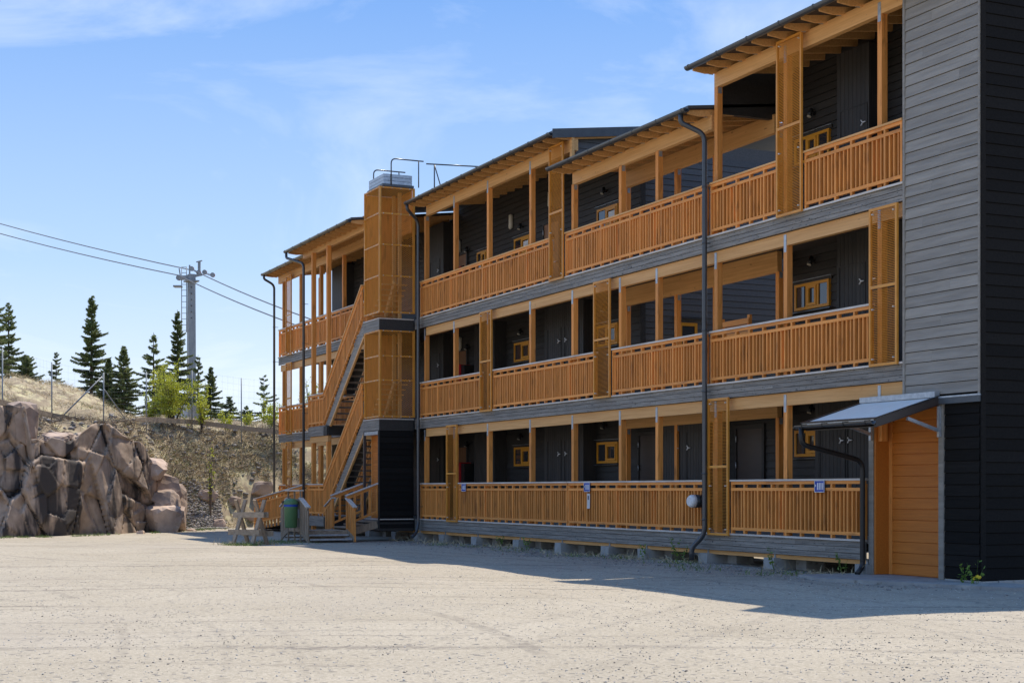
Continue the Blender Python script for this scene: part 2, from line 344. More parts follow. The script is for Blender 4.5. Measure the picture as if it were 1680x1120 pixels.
# decks, fascias, beams
XL, XR = -56.2, -19.9
for k, z in enumerate(DK):
    bx('deck', m_dek, B, XL, XR if k else -20.75, .035, 2.2, z - .06, z)
    bx('soffit', m_sof, B, XL, XR if k else -20.75, .17, 2.2, z - .2, z - .062)
    bx('deck_edge', m_cap, B, -41.45, XR if k else -20.9, -.05, .03, z - .022, z + .012)
    # fascia boards: three courses cut to lengths, each board its own piece
    cuts = [-41.45, -37.2, -32.6, -28.9, -25.85, -22.9, XR if k else -20.9]
    fz = .30 if k else .335
    fas = MB().box(-41.4, (XR if k else -20.9) - .02, .012, .034, z - fz + .01, z - .03).build('fascia', m_fas, B)
    for c in range(3):
        h = (fz - .03) / 3; zz = z - .026 - h * (c + 1); off = [0, .9, -.7][(c + k) % 3]
        pts = [cuts[0]] + [q + off for q in cuts[1:-1]] + [cuts[-1]]
        for p, q in zip(pts, pts[1:]):
            MB().prism([(.010, zz + .002), (-.018, zz + .005), (-.014, zz + h - .004), (.010, zz + h - .001)], 0, p + .002, q - .002).build('board', m_fas, fas)
    # left wing fascia
    fl = MB().box(XL, -41.5, .012, .034, z - fz + .01, z - .03).build('fascia', m_fas, B)
    for c in range(3):
        h = (fz - .03) / 3; zz = z - .026 - h * (c + 1)
        for p, q in ((XL, -52.3), (-52.3, -48.1), (-48.1, -43.9)):
            MB().prism([(.010, zz + .002), (-.018, zz + .005), (-.014, zz + h - .004), (.010, zz + h - .001)], 0, p + .002, q - .002).build('board', m_fas, fl)
    bx('deck_edge', m_cap, B, XL, -43.4, -.05, .03, z - .022, z + .012)
    if k:
        bx('beam', m_glu, B, -41.15, XR, .045, .16, z - .53, z - fz - .002)
        bx('beam', m_glu, B, XL + .1, -43.4, .045, .16, z - .53, z - fz - .002)
        bx('beam', m_glu, B, -31.9, -25.6, 1.45, 1.56, z - .62, z - .21)
    else:
        bx('sill_beam', m_glu, B, XL, -20.95, .05, .16, z - .41, z - fz - .002)

# posts (each storey its own post) and their steel plates
RO = {'A': (-41.2, -31.76, 9.78), 'B': (-31.9, -25.78, 8.99), 'C': (-25.72, -18.4, 9.78), 'D': (-50.0, -43.3, 9.68), 'E': (-56.5, -50.02, 9.68)}
def post_top(x, k):
    if k < 2: return DK[k + 1] - .53
    return 8.58 if -32.0 < x < -25.75 else 9.36
for k in range(3):
    for x in POSTX:
        if k == 0 and x > -21: z0 = 2.3
        else: z0 = DK[k]
        zt = post_top(x, k)
        if k == 2 and x == -25.70: zt = 9.36
        p = MB().box(x, x + .115, .045, .16, z0, zt).build('post', m_orv, B)
        if k < 2 or x in (-39.10, -36.80, -34.20, -23.35, -20.65):
            bx('steel_plate', m_gal, p, x + .02, x + .095, .036, .044, zt - .12, zt + .20)
        else:
            bx('steel_plate', m_gal, p, x + .116, x + .122, .06, .14, zt - .13, zt - .01)
    for x in (-31.9, -29.6, -28.0, -25.66):
        zt = (DK[k + 1] - .62) if k < 2 else 8.62
        p = MB().box(x, x + .11, 1.45, 1.56, DK[k], zt).build('post', m_orv, B)
        bx('steel_plate', m_gal, p, x + .111, x + .117, 1.47, 1.54, zt - .13, zt - .01)
    for x in (-55.9, -53.7, -51.3, -48.8, -46.3):
        zt = (DK[k + 1] - .53) if k < 2 else 9.28
        p = MB().box(x, x + .115, .045, .16, DK[k], zt).build('post', m_orv, B)
    bx('post', m_orv, B, -55.9, -55.79, 1.45, 1.56, DK[k], (DK[k + 1] - .2) if k < 2 else 9.5)

# railings
def railing(parent, x0, x1, y, z, single=True, nameit='railing', capm=m_cap):
    r = MB().box(x0, x1, y - .035, y + .012, z + .945, z + 1.0).build(nameit, m_orh, parent)
    bx('cap', capm, r, x0 - .01, x1 + .01, y - .06, y + .045, z + 1.002, z + 1.036)
    bx('rail', m_orh, r, x0, x1, y - .037, y + .0, z + .825, z + .88)
    bx('rail', m_orh, r, x0, x1, y - .037, y + .0, z + .075, z + .13)
    n = max(1, round((x1 - x0) / .45)); st = (x1 - x0) / n
    pm = MB().box(-.0225, .0225, y - .036, y + .034, z + .004, z + .944)
    pieces('rail_post', pm, m_orv, r, [(min(max(x0 + i * st, x0 + .024), x1 - .024), 0, 0) for i in range(n + 1)])
    b = [x0 + i * st + j * st / 4 for i in range(n) for j in (1, 2, 3)]
    if single:
        pieces('baluster', MB().box(-.016, .016, y - .024, y + .042, z + .078, z + .86), m_orv, r, [(x, 0, 0) for x in b])
    else:
        mb = MB()
        for x in b: mb.box(x - .016, x + .016, y - .024, y + .042, z + .078, z + .86)
        tag(mb.build('balusters', m_orv, r), kind='stuff')
    return r
SCR = {0: [(-39.30, -38.55), (-25.74, -25.0)], 1: [(-36.97, -36.22), (-30.55, -29.78), (-20.70, -19.98)], 2: [(-32.83, -32.08), (-23.39, -22.61)]}
RAIL = {0: [(-41.40, -39.32, 0), (-38.53, -31.95, 0), (-31.90, -25.86, 1), (-24.98, -20.90, 1)],
        1: [(-41.40, -36.99, 0), (-36.20, -30.57, 0), (-29.76, -25.86, 1), (-25.72, -20.72, 1)],
        2: [(-41.40, -32.85, 0), (-32.06, -25.86, 1), (-25.72, -23.41, 1), (-22.59, -19.92, 1)]}
for k in range(3):
    for (a, b, s) in RAIL[k]: railing(B, a, b, -.0, DK[k], bool(s), capm=m_cap if k < 2 else m_glu)
    railing(B, -56.1, -48.75, 0, DK[k], False)
    if k: railing(B, -48.7, -43.45, 0, DK[k], False)
# screens of horizontal louvres
def screen(x0, x1, z0, z1, y=-.075, pit=.028):
    s = MB()
    for (a, b) in ((x0, x0 + .045), (x1 - .045, x1)): s.box(a, b, y - .02, y + .02, z0, z1)
    s.box(x0 + .046, x1 - .046, y - .02, y + .02, z0, z0 + .045); s.box(x0 + .046, x1 - .046, y - .02, y + .02, z1 - .045, z1)
    zm = z0 + (z1 - z0) * .50
    s.box(x0 + .046, x1 - .046, y - .02, y + .02, zm - .025, zm + .025)
    fr = s.build('screen', m_scr, B)
    lv = MB(); z = z0 + .07
    while z < z1 - .06:
        if abs(z - zm) > .035: lv.add([(x0 + .05, y + .004, z + .005), (x1 - .05, y + .004, z + .005), (x1 - .05, y + .015, z - .004), (x0 + .05, y + .015, z - .004),
                                       (x0 + .05, y + .007, z + .007), (x1 - .05, y + .007, z + .007), (x1 - .05, y + .018, z - .002), (x0 + .05, y + .018, z - .002)],
                                      [(0, 1, 2, 3), (7, 6, 5, 4), (0, 4, 5, 1), (2, 6, 7, 3)])
        z += pit
    tag(lv.build('louvres', m_scr, fr), kind='stuff')
    bo = MB()
    for zz in (z0 + .12, z0 + (z1 - z0) * .36, z1 - .10):
        for xx in (x0 + .09, x1 - .09): bo.tube([(xx, y - .03, zz), (xx, y + .03, zz)], .014, 6)
    tag(bo.build('bolts', m_cap, fr), kind='stuff')
for (a, b) in SCR[0]: screen(a, b, .62, 3.27)
for (a, b) in SCR[1]: screen(a, b, 3.53, 6.14)
screen(-32.83, -32.08, 6.43, 9.62); screen(-23.39, -22.61, 6.43, 9.62)
for k in range(3): screen(-55.0, -54.3, DK[k] + (.06 if k == 0 else -.02), DK[k] + (2.6 if k < 2 else 2.9), pit=.02)

# lap-boarded walls: each course is a board of its own where it is big enough to see
def boards_x(name, wall, x0, x1, y, z0, z1, pitch, m, joint=None):
    """boards along X on a face whose outside is -Y"""
    n = int(round((z1 - z0) / pitch)); ph = (z1 - z0) / n
    mb = lambda a, b: MB().prism([(y, .009), (y - .030, .009), (y - .016, ph - .001), (y, ph)], 0, a, b)
    if joint:
        for i in range(n):
            if i % 3: mb(x0, x1).build(name, m, wall).location.z += z0 + ph * i; continue
            j = x0 + (x1 - x0) * (.25 + .5 * ((i * 7) % 5) / 4)
            mb(x0, j - .001).build(name, m, wall).location.z += z0 + ph * i
            mb(j + .001, x1).build(name, m, wall).location.z += z0 + ph * i
    else: pieces(name, mb(x0, x1), m, wall, [(0, 0, z0 + ph * i) for i in range(n)])
def boards_y(name, wall, y0, y1, x, z0, z1, pitch, m):
    """boards along Y on a face whose outside is +X"""
    n = int(round((z1 - z0) / pitch)); ph = (z1 - z0) / n
    mb = MB().prism([(x, .009), (x, ph), (x + .016, ph - .001), (x + .030, .009)], 1, y0, y1)
    pieces(name, mb, m, wall, [(0, 0, z0 + ph * i) for i in range(n)])
def wallseg(x0, x1, k, y=W_Y, zt=None):
    z0, z1 = DK[k] + .004, (zt or ((DK[k + 1] - .2) if k < 2 else (9.97 if x0 > -44 else 9.86)))
    wl = bx('wall', m_blk, B, x0, x1, y + .002, y + .12, z0, z1)
    boards_x('board', wl, x0, x1, y, z0 + .005, z1 - .002, .155, m_blk)
    return wl
def closet(x0, x1, k, doors=(), y0=CL_Y):
    z0, z1 = DK[k] + .004, (DK[k + 1] - .2) if k < 2 else 9.66
    c = bx('storage_closet', m_blv, B, x0 + .03, x1 - .03, y0 + .03, W_Y + .1, z0, z1)
    n = max(2, round((x1 - x0) / .115)); p = (x1 - x0) / n
    mb = MB().box(.004, p - .004, y0, y0 + .028, z0, z1)
    pieces('board', mb, m_blv, c, [(x0 + i * p, 0, 0) for i in range(n)])
    bx('side_panel', m_blv, c, x1 - .03, x1 - .002, y0 + .03, W_Y + .002, z0, z1)
    for (dx, hand) in doors:
        d = MB()
        d.box(dx - .40, dx - .39, y0 - .012, y0 - .001, z0 + .02, z0 + 2.1); d.box(dx + .39, dx + .40, y0 - .012, y0 - .001, z0 + .02, z0 + 2.1); d.box(dx - .40, dx + .40, y0 - .012, y0 - .002, z0 + 2.1, z0 + 2.115)
        d = d.build('closet_door', m_blk, c)
        hx = dx + .30 * hand; hz = z0 + 1.76
        h = MB().bar((hx, y0 - .03, hz), (hx - .05, y0 - .03, hz + .05), .02, .018).bar((hx, y0 - .03, hz), (hx - .05, y0 - .03, hz - .05), .02, .018).bar((hx - .01, y0 - .03, hz), (hx + .075, y0 - .03, hz), .024, .018)
        h.box(hx - .012, hx + .012, y0 - .03, y0, hz - .012, hz + .012); h.build('handle', m_wht, d)
def window(x0, x1, z0, z1, y=W_Y, mode=2, blind=False):
    f = MB(); d0, d1 = y - .075, y - .002
    f.box(x0, x1, d0, d1, z0, z0 + .055); f.box(x0, x1, d0, d1, z1 - .055, z1)
    f.box(x0, x0 + .055, d0, d1, z0 + .056, z1 - .056); f.box(x1 - .055, x1, d0, d1, z0 + .056, z1 - .056)
    xm = [x0 + (x1 - x0) * t for t in ((.36, .68) if mode == 3 else (.45,))]
    for q in xm: f.box(q - .03, q + .03, d0, d1, z0 + .056, z1 - .056)
    wo = f.build('window', m_win, B)
    a, b = xm[0] + .031, (xm[1] - .031 if mode == 3 else x1 - .056)      # opening sash
    s = MB(); e0, e1 = d0 - .018, d0 + .02
    s.box(a + .004, b - .004, e0, e1, z0 + .06, z0 + .115); s.box(a + .004, b - .004, e0, e1, z1 - .115, z1 - .06)
    s.box(a + .004, a + .06, e0, e1, z0 + .116, z1 - .116); s.box(b - .06, b - .004, e0, e1, z0 + .116, z1 - .116); s.build('sash', m_win, wo)
    for (p, q) in ((x0 + .056, xm[0] - .031), (a + .061, b - .061)) + (((xm[1] + .031, x1 - .056),) if mode == 3 else ()):
        bx('pane', m_gls, wo, p, q, d0 + .022, d0 + .03, z0 + .057, z1 - .057)
    bx('surround', m_blk, wo, x0 - .07, x1 + .07, y - .06, y - .001, z1 + .003, z1 + .06)
    bx('flashing', m_gal, wo, x0 - .09, x1 + .09, y - .10, y - .0, z1 + .061, z1 + .068)
    bx('sill', m_gut, wo, x0 - .09, x1 + .09, y - .12, y - .001, z0 - .05, z0 - .03)
    if blind: bx('blind', m_wht, wo, a + .08, b - .08, d0 + .012, d0 + .02, z0 + .12, z1 - .14)
def door(x0, z, m=m_drk, wd=.95, ht=2.12, y=W_Y, pane=False):
    d = bx('door', m, B, x0, x0 + wd, y - .045, y - .002, z + .03, z + ht)
    fr = MB(); fr.box(x0 - .09, x0 - .003, y - .07, y - .001, z + .01, z + ht + .09); fr.box(x0 + wd + .003, x0 + wd + .09, y - .07, y - .001, z + .01, z + ht + .09); fr.box(x0 - .002, x0 + wd + .002, y - .07, y - .001, z + ht + .004, z + ht + .09)
    fr.build('door_frame', m_blk, d)
    for q in (.25, 1.3, 1.85): MB().tube([(x0 - .0, y - .078, z + q), (x0 - .0, y - .078, z + q + .13)], .016, 6).build('hinge', m_gal, d)
    h = MB(); h.bar((x0 + wd - .08, y - .10, z + 1.05), (x0 + wd - .20, y - .10, z + 1.05), .02, .02); h.box(x0 + wd - .09, x0 + wd - .07, y - .10, y - .045, z + 1.04, z + 1.06); h.build('handle', m_gal, d)
    if pane: bx('pane', m_gls, d, x0 + .32, x0 + .62, y - .052, y - .046, z + 1.35, z + 1.8)
def spot(x, z, y=W_Y):
    l = MB().tube([(x, y - .01, z), (x, y - .09, z + .02)], .03, 8).build('wall_lamp', m_rub, B)
    MB().tube([(x, y - .09, z + .09), (x, y - .15, z - .06)], [.035, .055], 10).build('shade', m_rub, l)
    MB().tube([(x, y - .151, z - .061), (x, y - .156, z - .075)], .044, 10).build('bulb', m_lit, l)
def tubelamp(x, z, y=W_Y):
    l = bx('bulkhead_lamp', m_rub, B, x - .09, x + .09, y - .03, y - .001, z - .22, z + .22)
    MB().tube([(x, y - .045, z - .19), (x, y - .065, z - .16), (x, y - .065, z + .16), (x, y - .045, z + .19)], [.05, .07, .07, .05], 10).build('globe', m_lit, l)
# storey by storey
for k in range(3):
    z = DK[k]; wz0, wz1 = z + 1.50, z + 2.02
    closet(-44.9, -43.42, k, ((-44.1, 1),))
    wallseg(-43.5, -31.9, k)
    if k < 2:
        closet(-41.05, -39.6, k); closet(-36.36, -34.12, k, ((-35.75, 1), (-34.75, -1)))
    window(-41.62, -40.9, wz0, wz1); window(-38.99, -37.9, wz0, wz1, blind=(k == 2)); window(-34.03, -32.95, wz0, wz1, blind=(k == 2))
    door(-43.25, z, m_bdr, .8, pane=(k == 2))
    if k == 2: door(-37.1, z, m_bdr, .9, pane=True); tubelamp(-39.2, z + 2.55); tubelamp(-43.0, z + 2.4); tubelamp(-36.7, z + 2.75)
    else: tubelamp(-39.9 if k == 0 else -42.9, z + 2.35)
    spot(-42.3, z + 2.2); spot(-38.5, z + 2.3); spot(-33.6, z + 2.42)
    # right-hand block
    wallseg(-26.0, -19.9, k); closet(-24.41 if k == 0 else -23.72, -22.75 if k == 2 else -20.8, k, ((-23.85, 1), (-23.0, -1)) if k == 0 else ((-23.25, 1), (-22.3, -1)) if k == 1 else ((-23.2, 1),))
    window(-25.56, -24.42, wz0, wz1, mode=3); spot(-24.95, z + 2.42)
    wallseg(-54.4, -44.9, k); tubelamp(-51.6, z + 2.2); door(-51.9, z, m_bdr, .8, pane=True)
    closet(-54.4, -53.0, k)
# ground storey closes the passage between the blocks
wallseg(-32.0, -26.0, 0); door(-31.9, DK[0]); closet(-30.26, -28.3, 0, ((-29.85, 1), (-28.75, -1))); door(-27.68, DK[0])
# end wall of the left block seen through the passage, with its window
ew = bx('end_wall', m_end, B, -43, -32.03, 2.05, 11, 3.4, 9.9)
boards_y('board', ew, 1.92, 9.0, -32.03, 3.56, 9.56, .15, m_end)
f = MB(); xw = -32.0
for (y0, y1, z0, z1) in ((3.0, 3.5, 5.45, 5.53), (3.0, 3.07, 4.45, 5.449), (3.43, 3.5, 4.45, 5.449), (3.0, 3.5, 4.37, 4.449)): f.box(xw - .02, xw + .03, y0, y1, z0, z1)
wo = f.build('window', m_win, B); bx('pane', m_gls, wo, xw + .0, xw + .008, 3.07, 3.43, 4.45, 5.45); bx('flashing', m_gut, wo, xw - .02, xw + .08, 2.85, 3.65, 5.62, 5.635)
# upper end wall above the low roof
MB().prism([(.17, 8.9), (1.9, 8.9), (1.9, 9.98), (.17, 9.76)], 0, -25.9, -25.78).build('end_panel', m_blk, B)
bx('end_board', m_glu, B, -31.86, -31.74, -.02, .045, 9.1, 9.7)
uw = bx('end_wall', m_end, B, -31.98, -31.93, .165, 2.0, 9.0, 9.78); boards_y('board', uw, .165, 2.0, -31.93, 9.0, 9.75, .15, m_end)
for (a, b, nm) in ((-26.02, -19.9, 'block'), (-54.4, -32.05, 'block')):
    bx('block', m_blk, B, a, b, 2.05, 10.9, .6, 9.84)

# roofs with rafters and gutters
def roof(key, yf=-.5, beamh=.29):
    x0, x1, zb = RO[key]; sl = .12
    zr = lambda y: zb + sl * (y - .1)
    yb = 2.3 if key == 'B' else 11.2
    rf = MB().add([(x, y, zr(y) + d) for d in (0, .06) for (x, y) in ((x0, yf), (x1, yf), (x1, yb), (x0, yb))], [(3, 2, 1, 0), (4, 5, 6, 7), (0, 1, 5, 4), (1, 2, 6, 5), (2, 3, 7, 6), (3, 0, 4, 7)]).build('roof', m_rof, B)
    ya, yc = yf + .03, 1.88
    rm = MB().add([(x, y, zr(y) - d) for x in (0, .045) for (y, d) in ((ya, .002), (yc, .002), (yc, .15), (ya + .28, .15), (ya, .09))],
                  [(0, 1, 2, 3, 4), (9, 8, 7, 6, 5)] + [(i, i + 5, (i + 1) % 5 + 5, (i + 1) % 5) for i in range(5)])
    n = int((x1 - x0 - .1) / .5)
    locs = [(x0 + .05 + i * (x1 - x0 - .15) / n, 0, 0) for i in range(n + 1)]
    pieces('rafter', rm, m_glu, rf, locs)
    pieces('rafter_bracket', MB().box(-.004, -.001, yf + .40, yf + .50, zr(0) - .17, zr(0) - .03), m_gal, rf, locs)
    MB().add([(x, y, zr(y) - d) for d in (.003, .02) for (x, y) in ((x0 + .02, ya), (x1 - .02, ya), (x1 - .02, 1.9), (x0 + .02, 1.9))], [(3, 2, 1, 0), (4, 5, 6, 7), (0, 1, 5, 4), (1, 2, 6, 5), (2, 3, 7, 6), (3, 0, 4, 7)]).build('roof_lining', m_sof, rf)
    # half-round gutter
    gy, gzz = yf - .05, zr(yf) + .0
    pr = [(gy +   .074 * math.cos(t), gzz +   .074 * math.sin(t) - .005) for t in [math.pi * (1 + i / 8) for i in range(9)]]
    pr += [(gy + .066 * math.cos(t), gzz + .066 * math.sin(t) - .002) for t in [math.pi * (2 - i / 8) for i in range(9)]]
    gt = MB().prism(pr, 0, x0 - .02, x1 + .02).build('gutter', m_gut, rf)
    bm = MB()
    nb = max(2, int((x1 - x0) / .95))
    for i in range(nb + 1):
        x = x0 + .1 + i * (x1 - x0 - .2) / nb
        bm.prism([(gy + .080 * math.cos(t), gzz + .080 * math.sin(t) - .005) for t in [math.pi * (1 + i / 8) for i in range(9)]] + [(gy + .062, gzz + .02), (gy - .066, gzz + .012)], 0, x, x + .022)
    tag(bm.build('gutter_brackets', m_gut, gt), kind='stuff')
    bx('beam', m_glu, B, x0 + (.05 if key != 'C' else .02), min(x1, XR) - .02, (yf + .545), (yf + .66), zb - .42, zb - .135)
    return zr
slabr = MB().add([(x, y, 9.78 + .12 * (y - .1) + d) for d in (0, .06) for (x, y) in ((-43.35, .02), (-41.21, .02), (-41.21, 11.2), (-43.35, 11.2))], [(3, 2, 1, 0), (4, 5, 6, 7), (0, 1, 5, 4), (1, 2, 6, 5), (2, 3, 7, 6), (3, 0, 4, 7)]).build('roof', m_rof, B)
zrA = roof('A'); zrB = roof('B'); zrC = roof('C'); zrD = roof('D', -1.5); zrE = roof('E')
bx('beam', m_glu, B, -31.85, -25.7, 1.45, 1.56, 8.62, 8.99)
bx('beam', m_glu, B, -49.9, -43.4, .045, .16, 9.28, 9.55)
# verge boards
def verge(x, key, y1, zf):
    x0, x1, zb = RO[key]
    MB().add([(xx, y, zf(y) + d) for xx in (x, x + .03) for (y, d) in ((-.52, -.12), (y1, -.12), (y1, .09), (-.52, .09))], [(0, 1, 2, 3), (7, 6, 5, 4), (0, 4, 5, 1), (1, 5, 6, 2), (2, 6, 7, 3), (3, 7, 4, 0)]).build('verge', m_rof, B)
verge(-31.758, 'A', 11, zrA); verge(-25.755, 'C', 11, zrC) if False else None

# downpipes
def pipe(pts, r=.045, name='downpipe', clamps=()):
    p = MB().tube(rounded(pts, .16, 6), r, 12).build(name, m_gut, B)
    for z in clamps:
        x, y = pts[2][0], pts[2][1]
        MB().tube([(x, y, z), (x, y, z + .03)], r + .008, 12).box(x - .008, x + .008, y, y + .16, z + .008, z + .022).build('clamp', m_gut, p)
    return p
pipe([(-25.98, -.55, 8.84), (-25.98, -.55, 8.68), (-25.76, -.14, 8.45), (-25.76, -.14, .62), (-25.98, -.30, .36), (-25.98, -.30, .12)], .05, clamps=(7.4, 6.3, 4.6, 3.4, 1.8, .9))
pipe([(-41.12, -.55, 9.62), (-41.12, -.55, 9.5), (-41.25, -.16, 9.2), (-41.25, -.16, .5), (-41.15, -.26, .25), (-41.0, -.45, .15)], .045, clamps=(8, 6.2, 3.3, 1))
pipe([(-49.9, -1.55, 9.42), (-49.9, -1.55, 9.25), (-48.9, -1.25, 8.95), (-48.9, -1.25, .3)], .045, clamps=(7.6, 6.3, 4, 2))
pipe([(-56.3, -.55, 9.55), (-56.3, -.55, 9.4), (-56.35, -.14, 9.2), (-56.35, -.14, .3)], .045, clamps=(7.6, 6.3, 4, 2))

# concrete foundation blocks
for x in (-41.7, -39.75, -37.45, -34.8, -32.45, -30.1, -28.45, -26.0, -23.7, -21.0, -43.6, -46, -49, -52, -55):
    g = float(gz(x, 0)) - .05; h = .255 if x > -42 else .24
    mb = MB(); j = lambda s: random.uniform(-s, s)
    vs = [(x + a * .17 + .09 + j(.012), .16 + b * .2 + j(.012), (g if c < 0 else h) + (0 if c < 0 else 0)) for c in (-1, 1) for (a, b) in ((-1, -1.25), (1, -1.25), (1, 1.25), (-1, 1.25))]
    mb.add(vs, [(0, 3, 2, 1), (4, 5, 6, 7), (0, 1, 5, 4), (1, 2, 6, 5), (2, 3, 7, 6), (3, 0, 4, 7)])
    o = mb.build('foundation_block', m_con, B)
    if x in (-37.45, -34.8, -23.7): o['label'] = 'concrete block with red stained side'
    bx('steel_shoe', m_gal, o, x + .07, x + .11, .03, .05, h - .03, h + .09)
    bx('foundation_block', m_con, B, x + .3, x + .62, .35, .75, g, h - .02)

# right-hand tower with entrance porch
tx0, tx1 = -19.89, -18.11
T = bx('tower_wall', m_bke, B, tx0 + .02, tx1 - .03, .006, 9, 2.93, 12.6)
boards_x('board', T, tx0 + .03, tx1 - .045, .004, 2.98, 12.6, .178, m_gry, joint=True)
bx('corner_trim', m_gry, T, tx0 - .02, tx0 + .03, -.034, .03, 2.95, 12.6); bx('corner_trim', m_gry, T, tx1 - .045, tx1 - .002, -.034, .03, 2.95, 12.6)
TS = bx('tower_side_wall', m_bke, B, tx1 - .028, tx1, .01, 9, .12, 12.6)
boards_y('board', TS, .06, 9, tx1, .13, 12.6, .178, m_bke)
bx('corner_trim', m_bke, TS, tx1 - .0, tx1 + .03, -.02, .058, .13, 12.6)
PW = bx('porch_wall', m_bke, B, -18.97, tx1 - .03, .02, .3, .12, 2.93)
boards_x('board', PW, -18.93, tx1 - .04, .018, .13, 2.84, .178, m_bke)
bx('flashing', m_gal, B, -19.9, tx1 + .01, -.075, .0, 2.925, 2.95); bx('flashing', m_rof, B, -19.0, tx1 + .008, -.07, .01, 2.83, 2.924)
bx('trim_post', m_gry, B, -19.06, -18.94, -.02, .30, .10, 2.83); bx('trim_post', m_gry, B, -20.80, -20.68, -.02, .4, .06, 2.83)
bx('wall', m_blk, B, -20.86, -19.88, .41, 2, .1, 3.0)
bx('niche_side', m_orw, B, -20.678, -20.63, .0, .30, .1, 2.83)
OW = bx('orange_wall', m_orw, B, -20.63, -19.06, .30, .36, .08, 2.83)
boards_x('board', OW, -20.56, -19.07, .298, .10, 2.80, .178, m_orw)
bx('corner_trim', m_orv, OW, -20.629, -20.55, .262, .298, .10, 2.80)
bx('header', m_blk, B, -20.68, -19.06, .0, .4, 2.832, 2.92)
sl = MB(); sl.prism([(-21.2, -1.15), (-20.2, -1.45), (-18.9, -.95), (-17.0, -.35), (-17.0, .35), (-21.2, .35)], 2, -.12, .095)
o = sl.build('entrance_slab', m_con, B)
bx('foundation_wall', m_con, B, -18.95, tx1 + .02, -.0, .3, -.1, .12); bx('foundation_wall', m_con, B, tx1 - .2, tx1 + .04, .31, 9, -.1, .125)
# canopy
cz0, cz1, cyf = 2.93, 2.56, -1.27; cx0, cx1 = -20.95, -19.0
def slab(x0, x1, ya, za, yb, zb_, th): return MB().add([(x, y, z + d) for d in (0, th) for (x, y, z) in ((x0, yb, zb_), (x1, yb, zb_), (x1, ya, za), (x0, ya, za))], [(3, 2, 1, 0), (4, 5, 6, 7), (0, 1, 5, 4), (1, 2, 6, 5), (2, 3, 7, 6), (3, 0, 4, 7)])
cn = slab(cx0 + .02, cx1 - .02, -.05, cz0, cyf, cz1, .02).build('canopy', m_pol, B)
for q in (cx0, cx1 - .05): slab(q, q + .05, -.05, cz0 - .10, cyf, cz1 - .10, .118).build('canopy_rafter', m_drk, cn)
for q in (cx0 + .012, cx1 - .05): slab(q - .008, q + .055, -.05, cz0 + .022, cyf - .01, cz1 + .022, .014).build('edge_trim', m_rub, cn)
slab(cx0, cx1, cyf + .07, cz1 + .024 + .018, cyf - .02, cz1 + .022, .012).build('edge_trim', m_rub, cn)
slab(cx0 + .05, cx1 - .05, -.05, cz0 - .12, cyf + .06, cz1 - .10, .014).build('canopy_lining', m_drk, cn)
bx('canopy_flashing', m_gal, cn, cx0 + .05, cx1 - .02, -.13, -.03, cz0 + .01, cz0 + .10)
gy, gzz = cyf - .05, cz1 - .01
pr = [(gy + .055 * math.cos(t), gzz + .055 * math.sin(t)) for t in [math.pi * (1 + i / 8) for i in range(9)]] + [(gy + .047 * math.cos(t), gzz + .047 * math.sin(t)) for t in [math.pi * (2 - i / 8) for i in range(9)]]
g_o = MB().prism(pr, 0, cx0 - .05, cx1 + .0).build('canopy_gutter', m_gut, cn)
br = MB()
for i in range(4):
    x = cx0 + .15 + i * .55; br.prism([(gy + .06 * math.cos(t), gzz + .06 * math.sin(t)) for t in [math.pi * (1 + i / 8) for i in range(9)]] + [(gy + .05, gzz + .02), (gy - .06, gzz + .01)], 0, x, x + .02)
tag(br.build('gutter_brackets', m_rub, g_o), kind='stuff')
for q in (-19.02, -20.72):
    s = MB(); s.box(q - .025, q + .03, -.062, -.022, 2.32, 2.80); s.bar((q, -.05, 2.42), (q, -.66, 2.60), .05, .05); s.build('canopy_bracket', m_gal, cn)
MB().tube(rounded([(cx0 + .08, gy, gzz - .03), (cx0 + .08, gy, 2.24), (-20.83, -.12, 1.98), (-20.83, -.12, .22), (-20.80, -.26, .10)], .17, 7), .043, 12).build('canopy_downpipe', m_rub, cn)

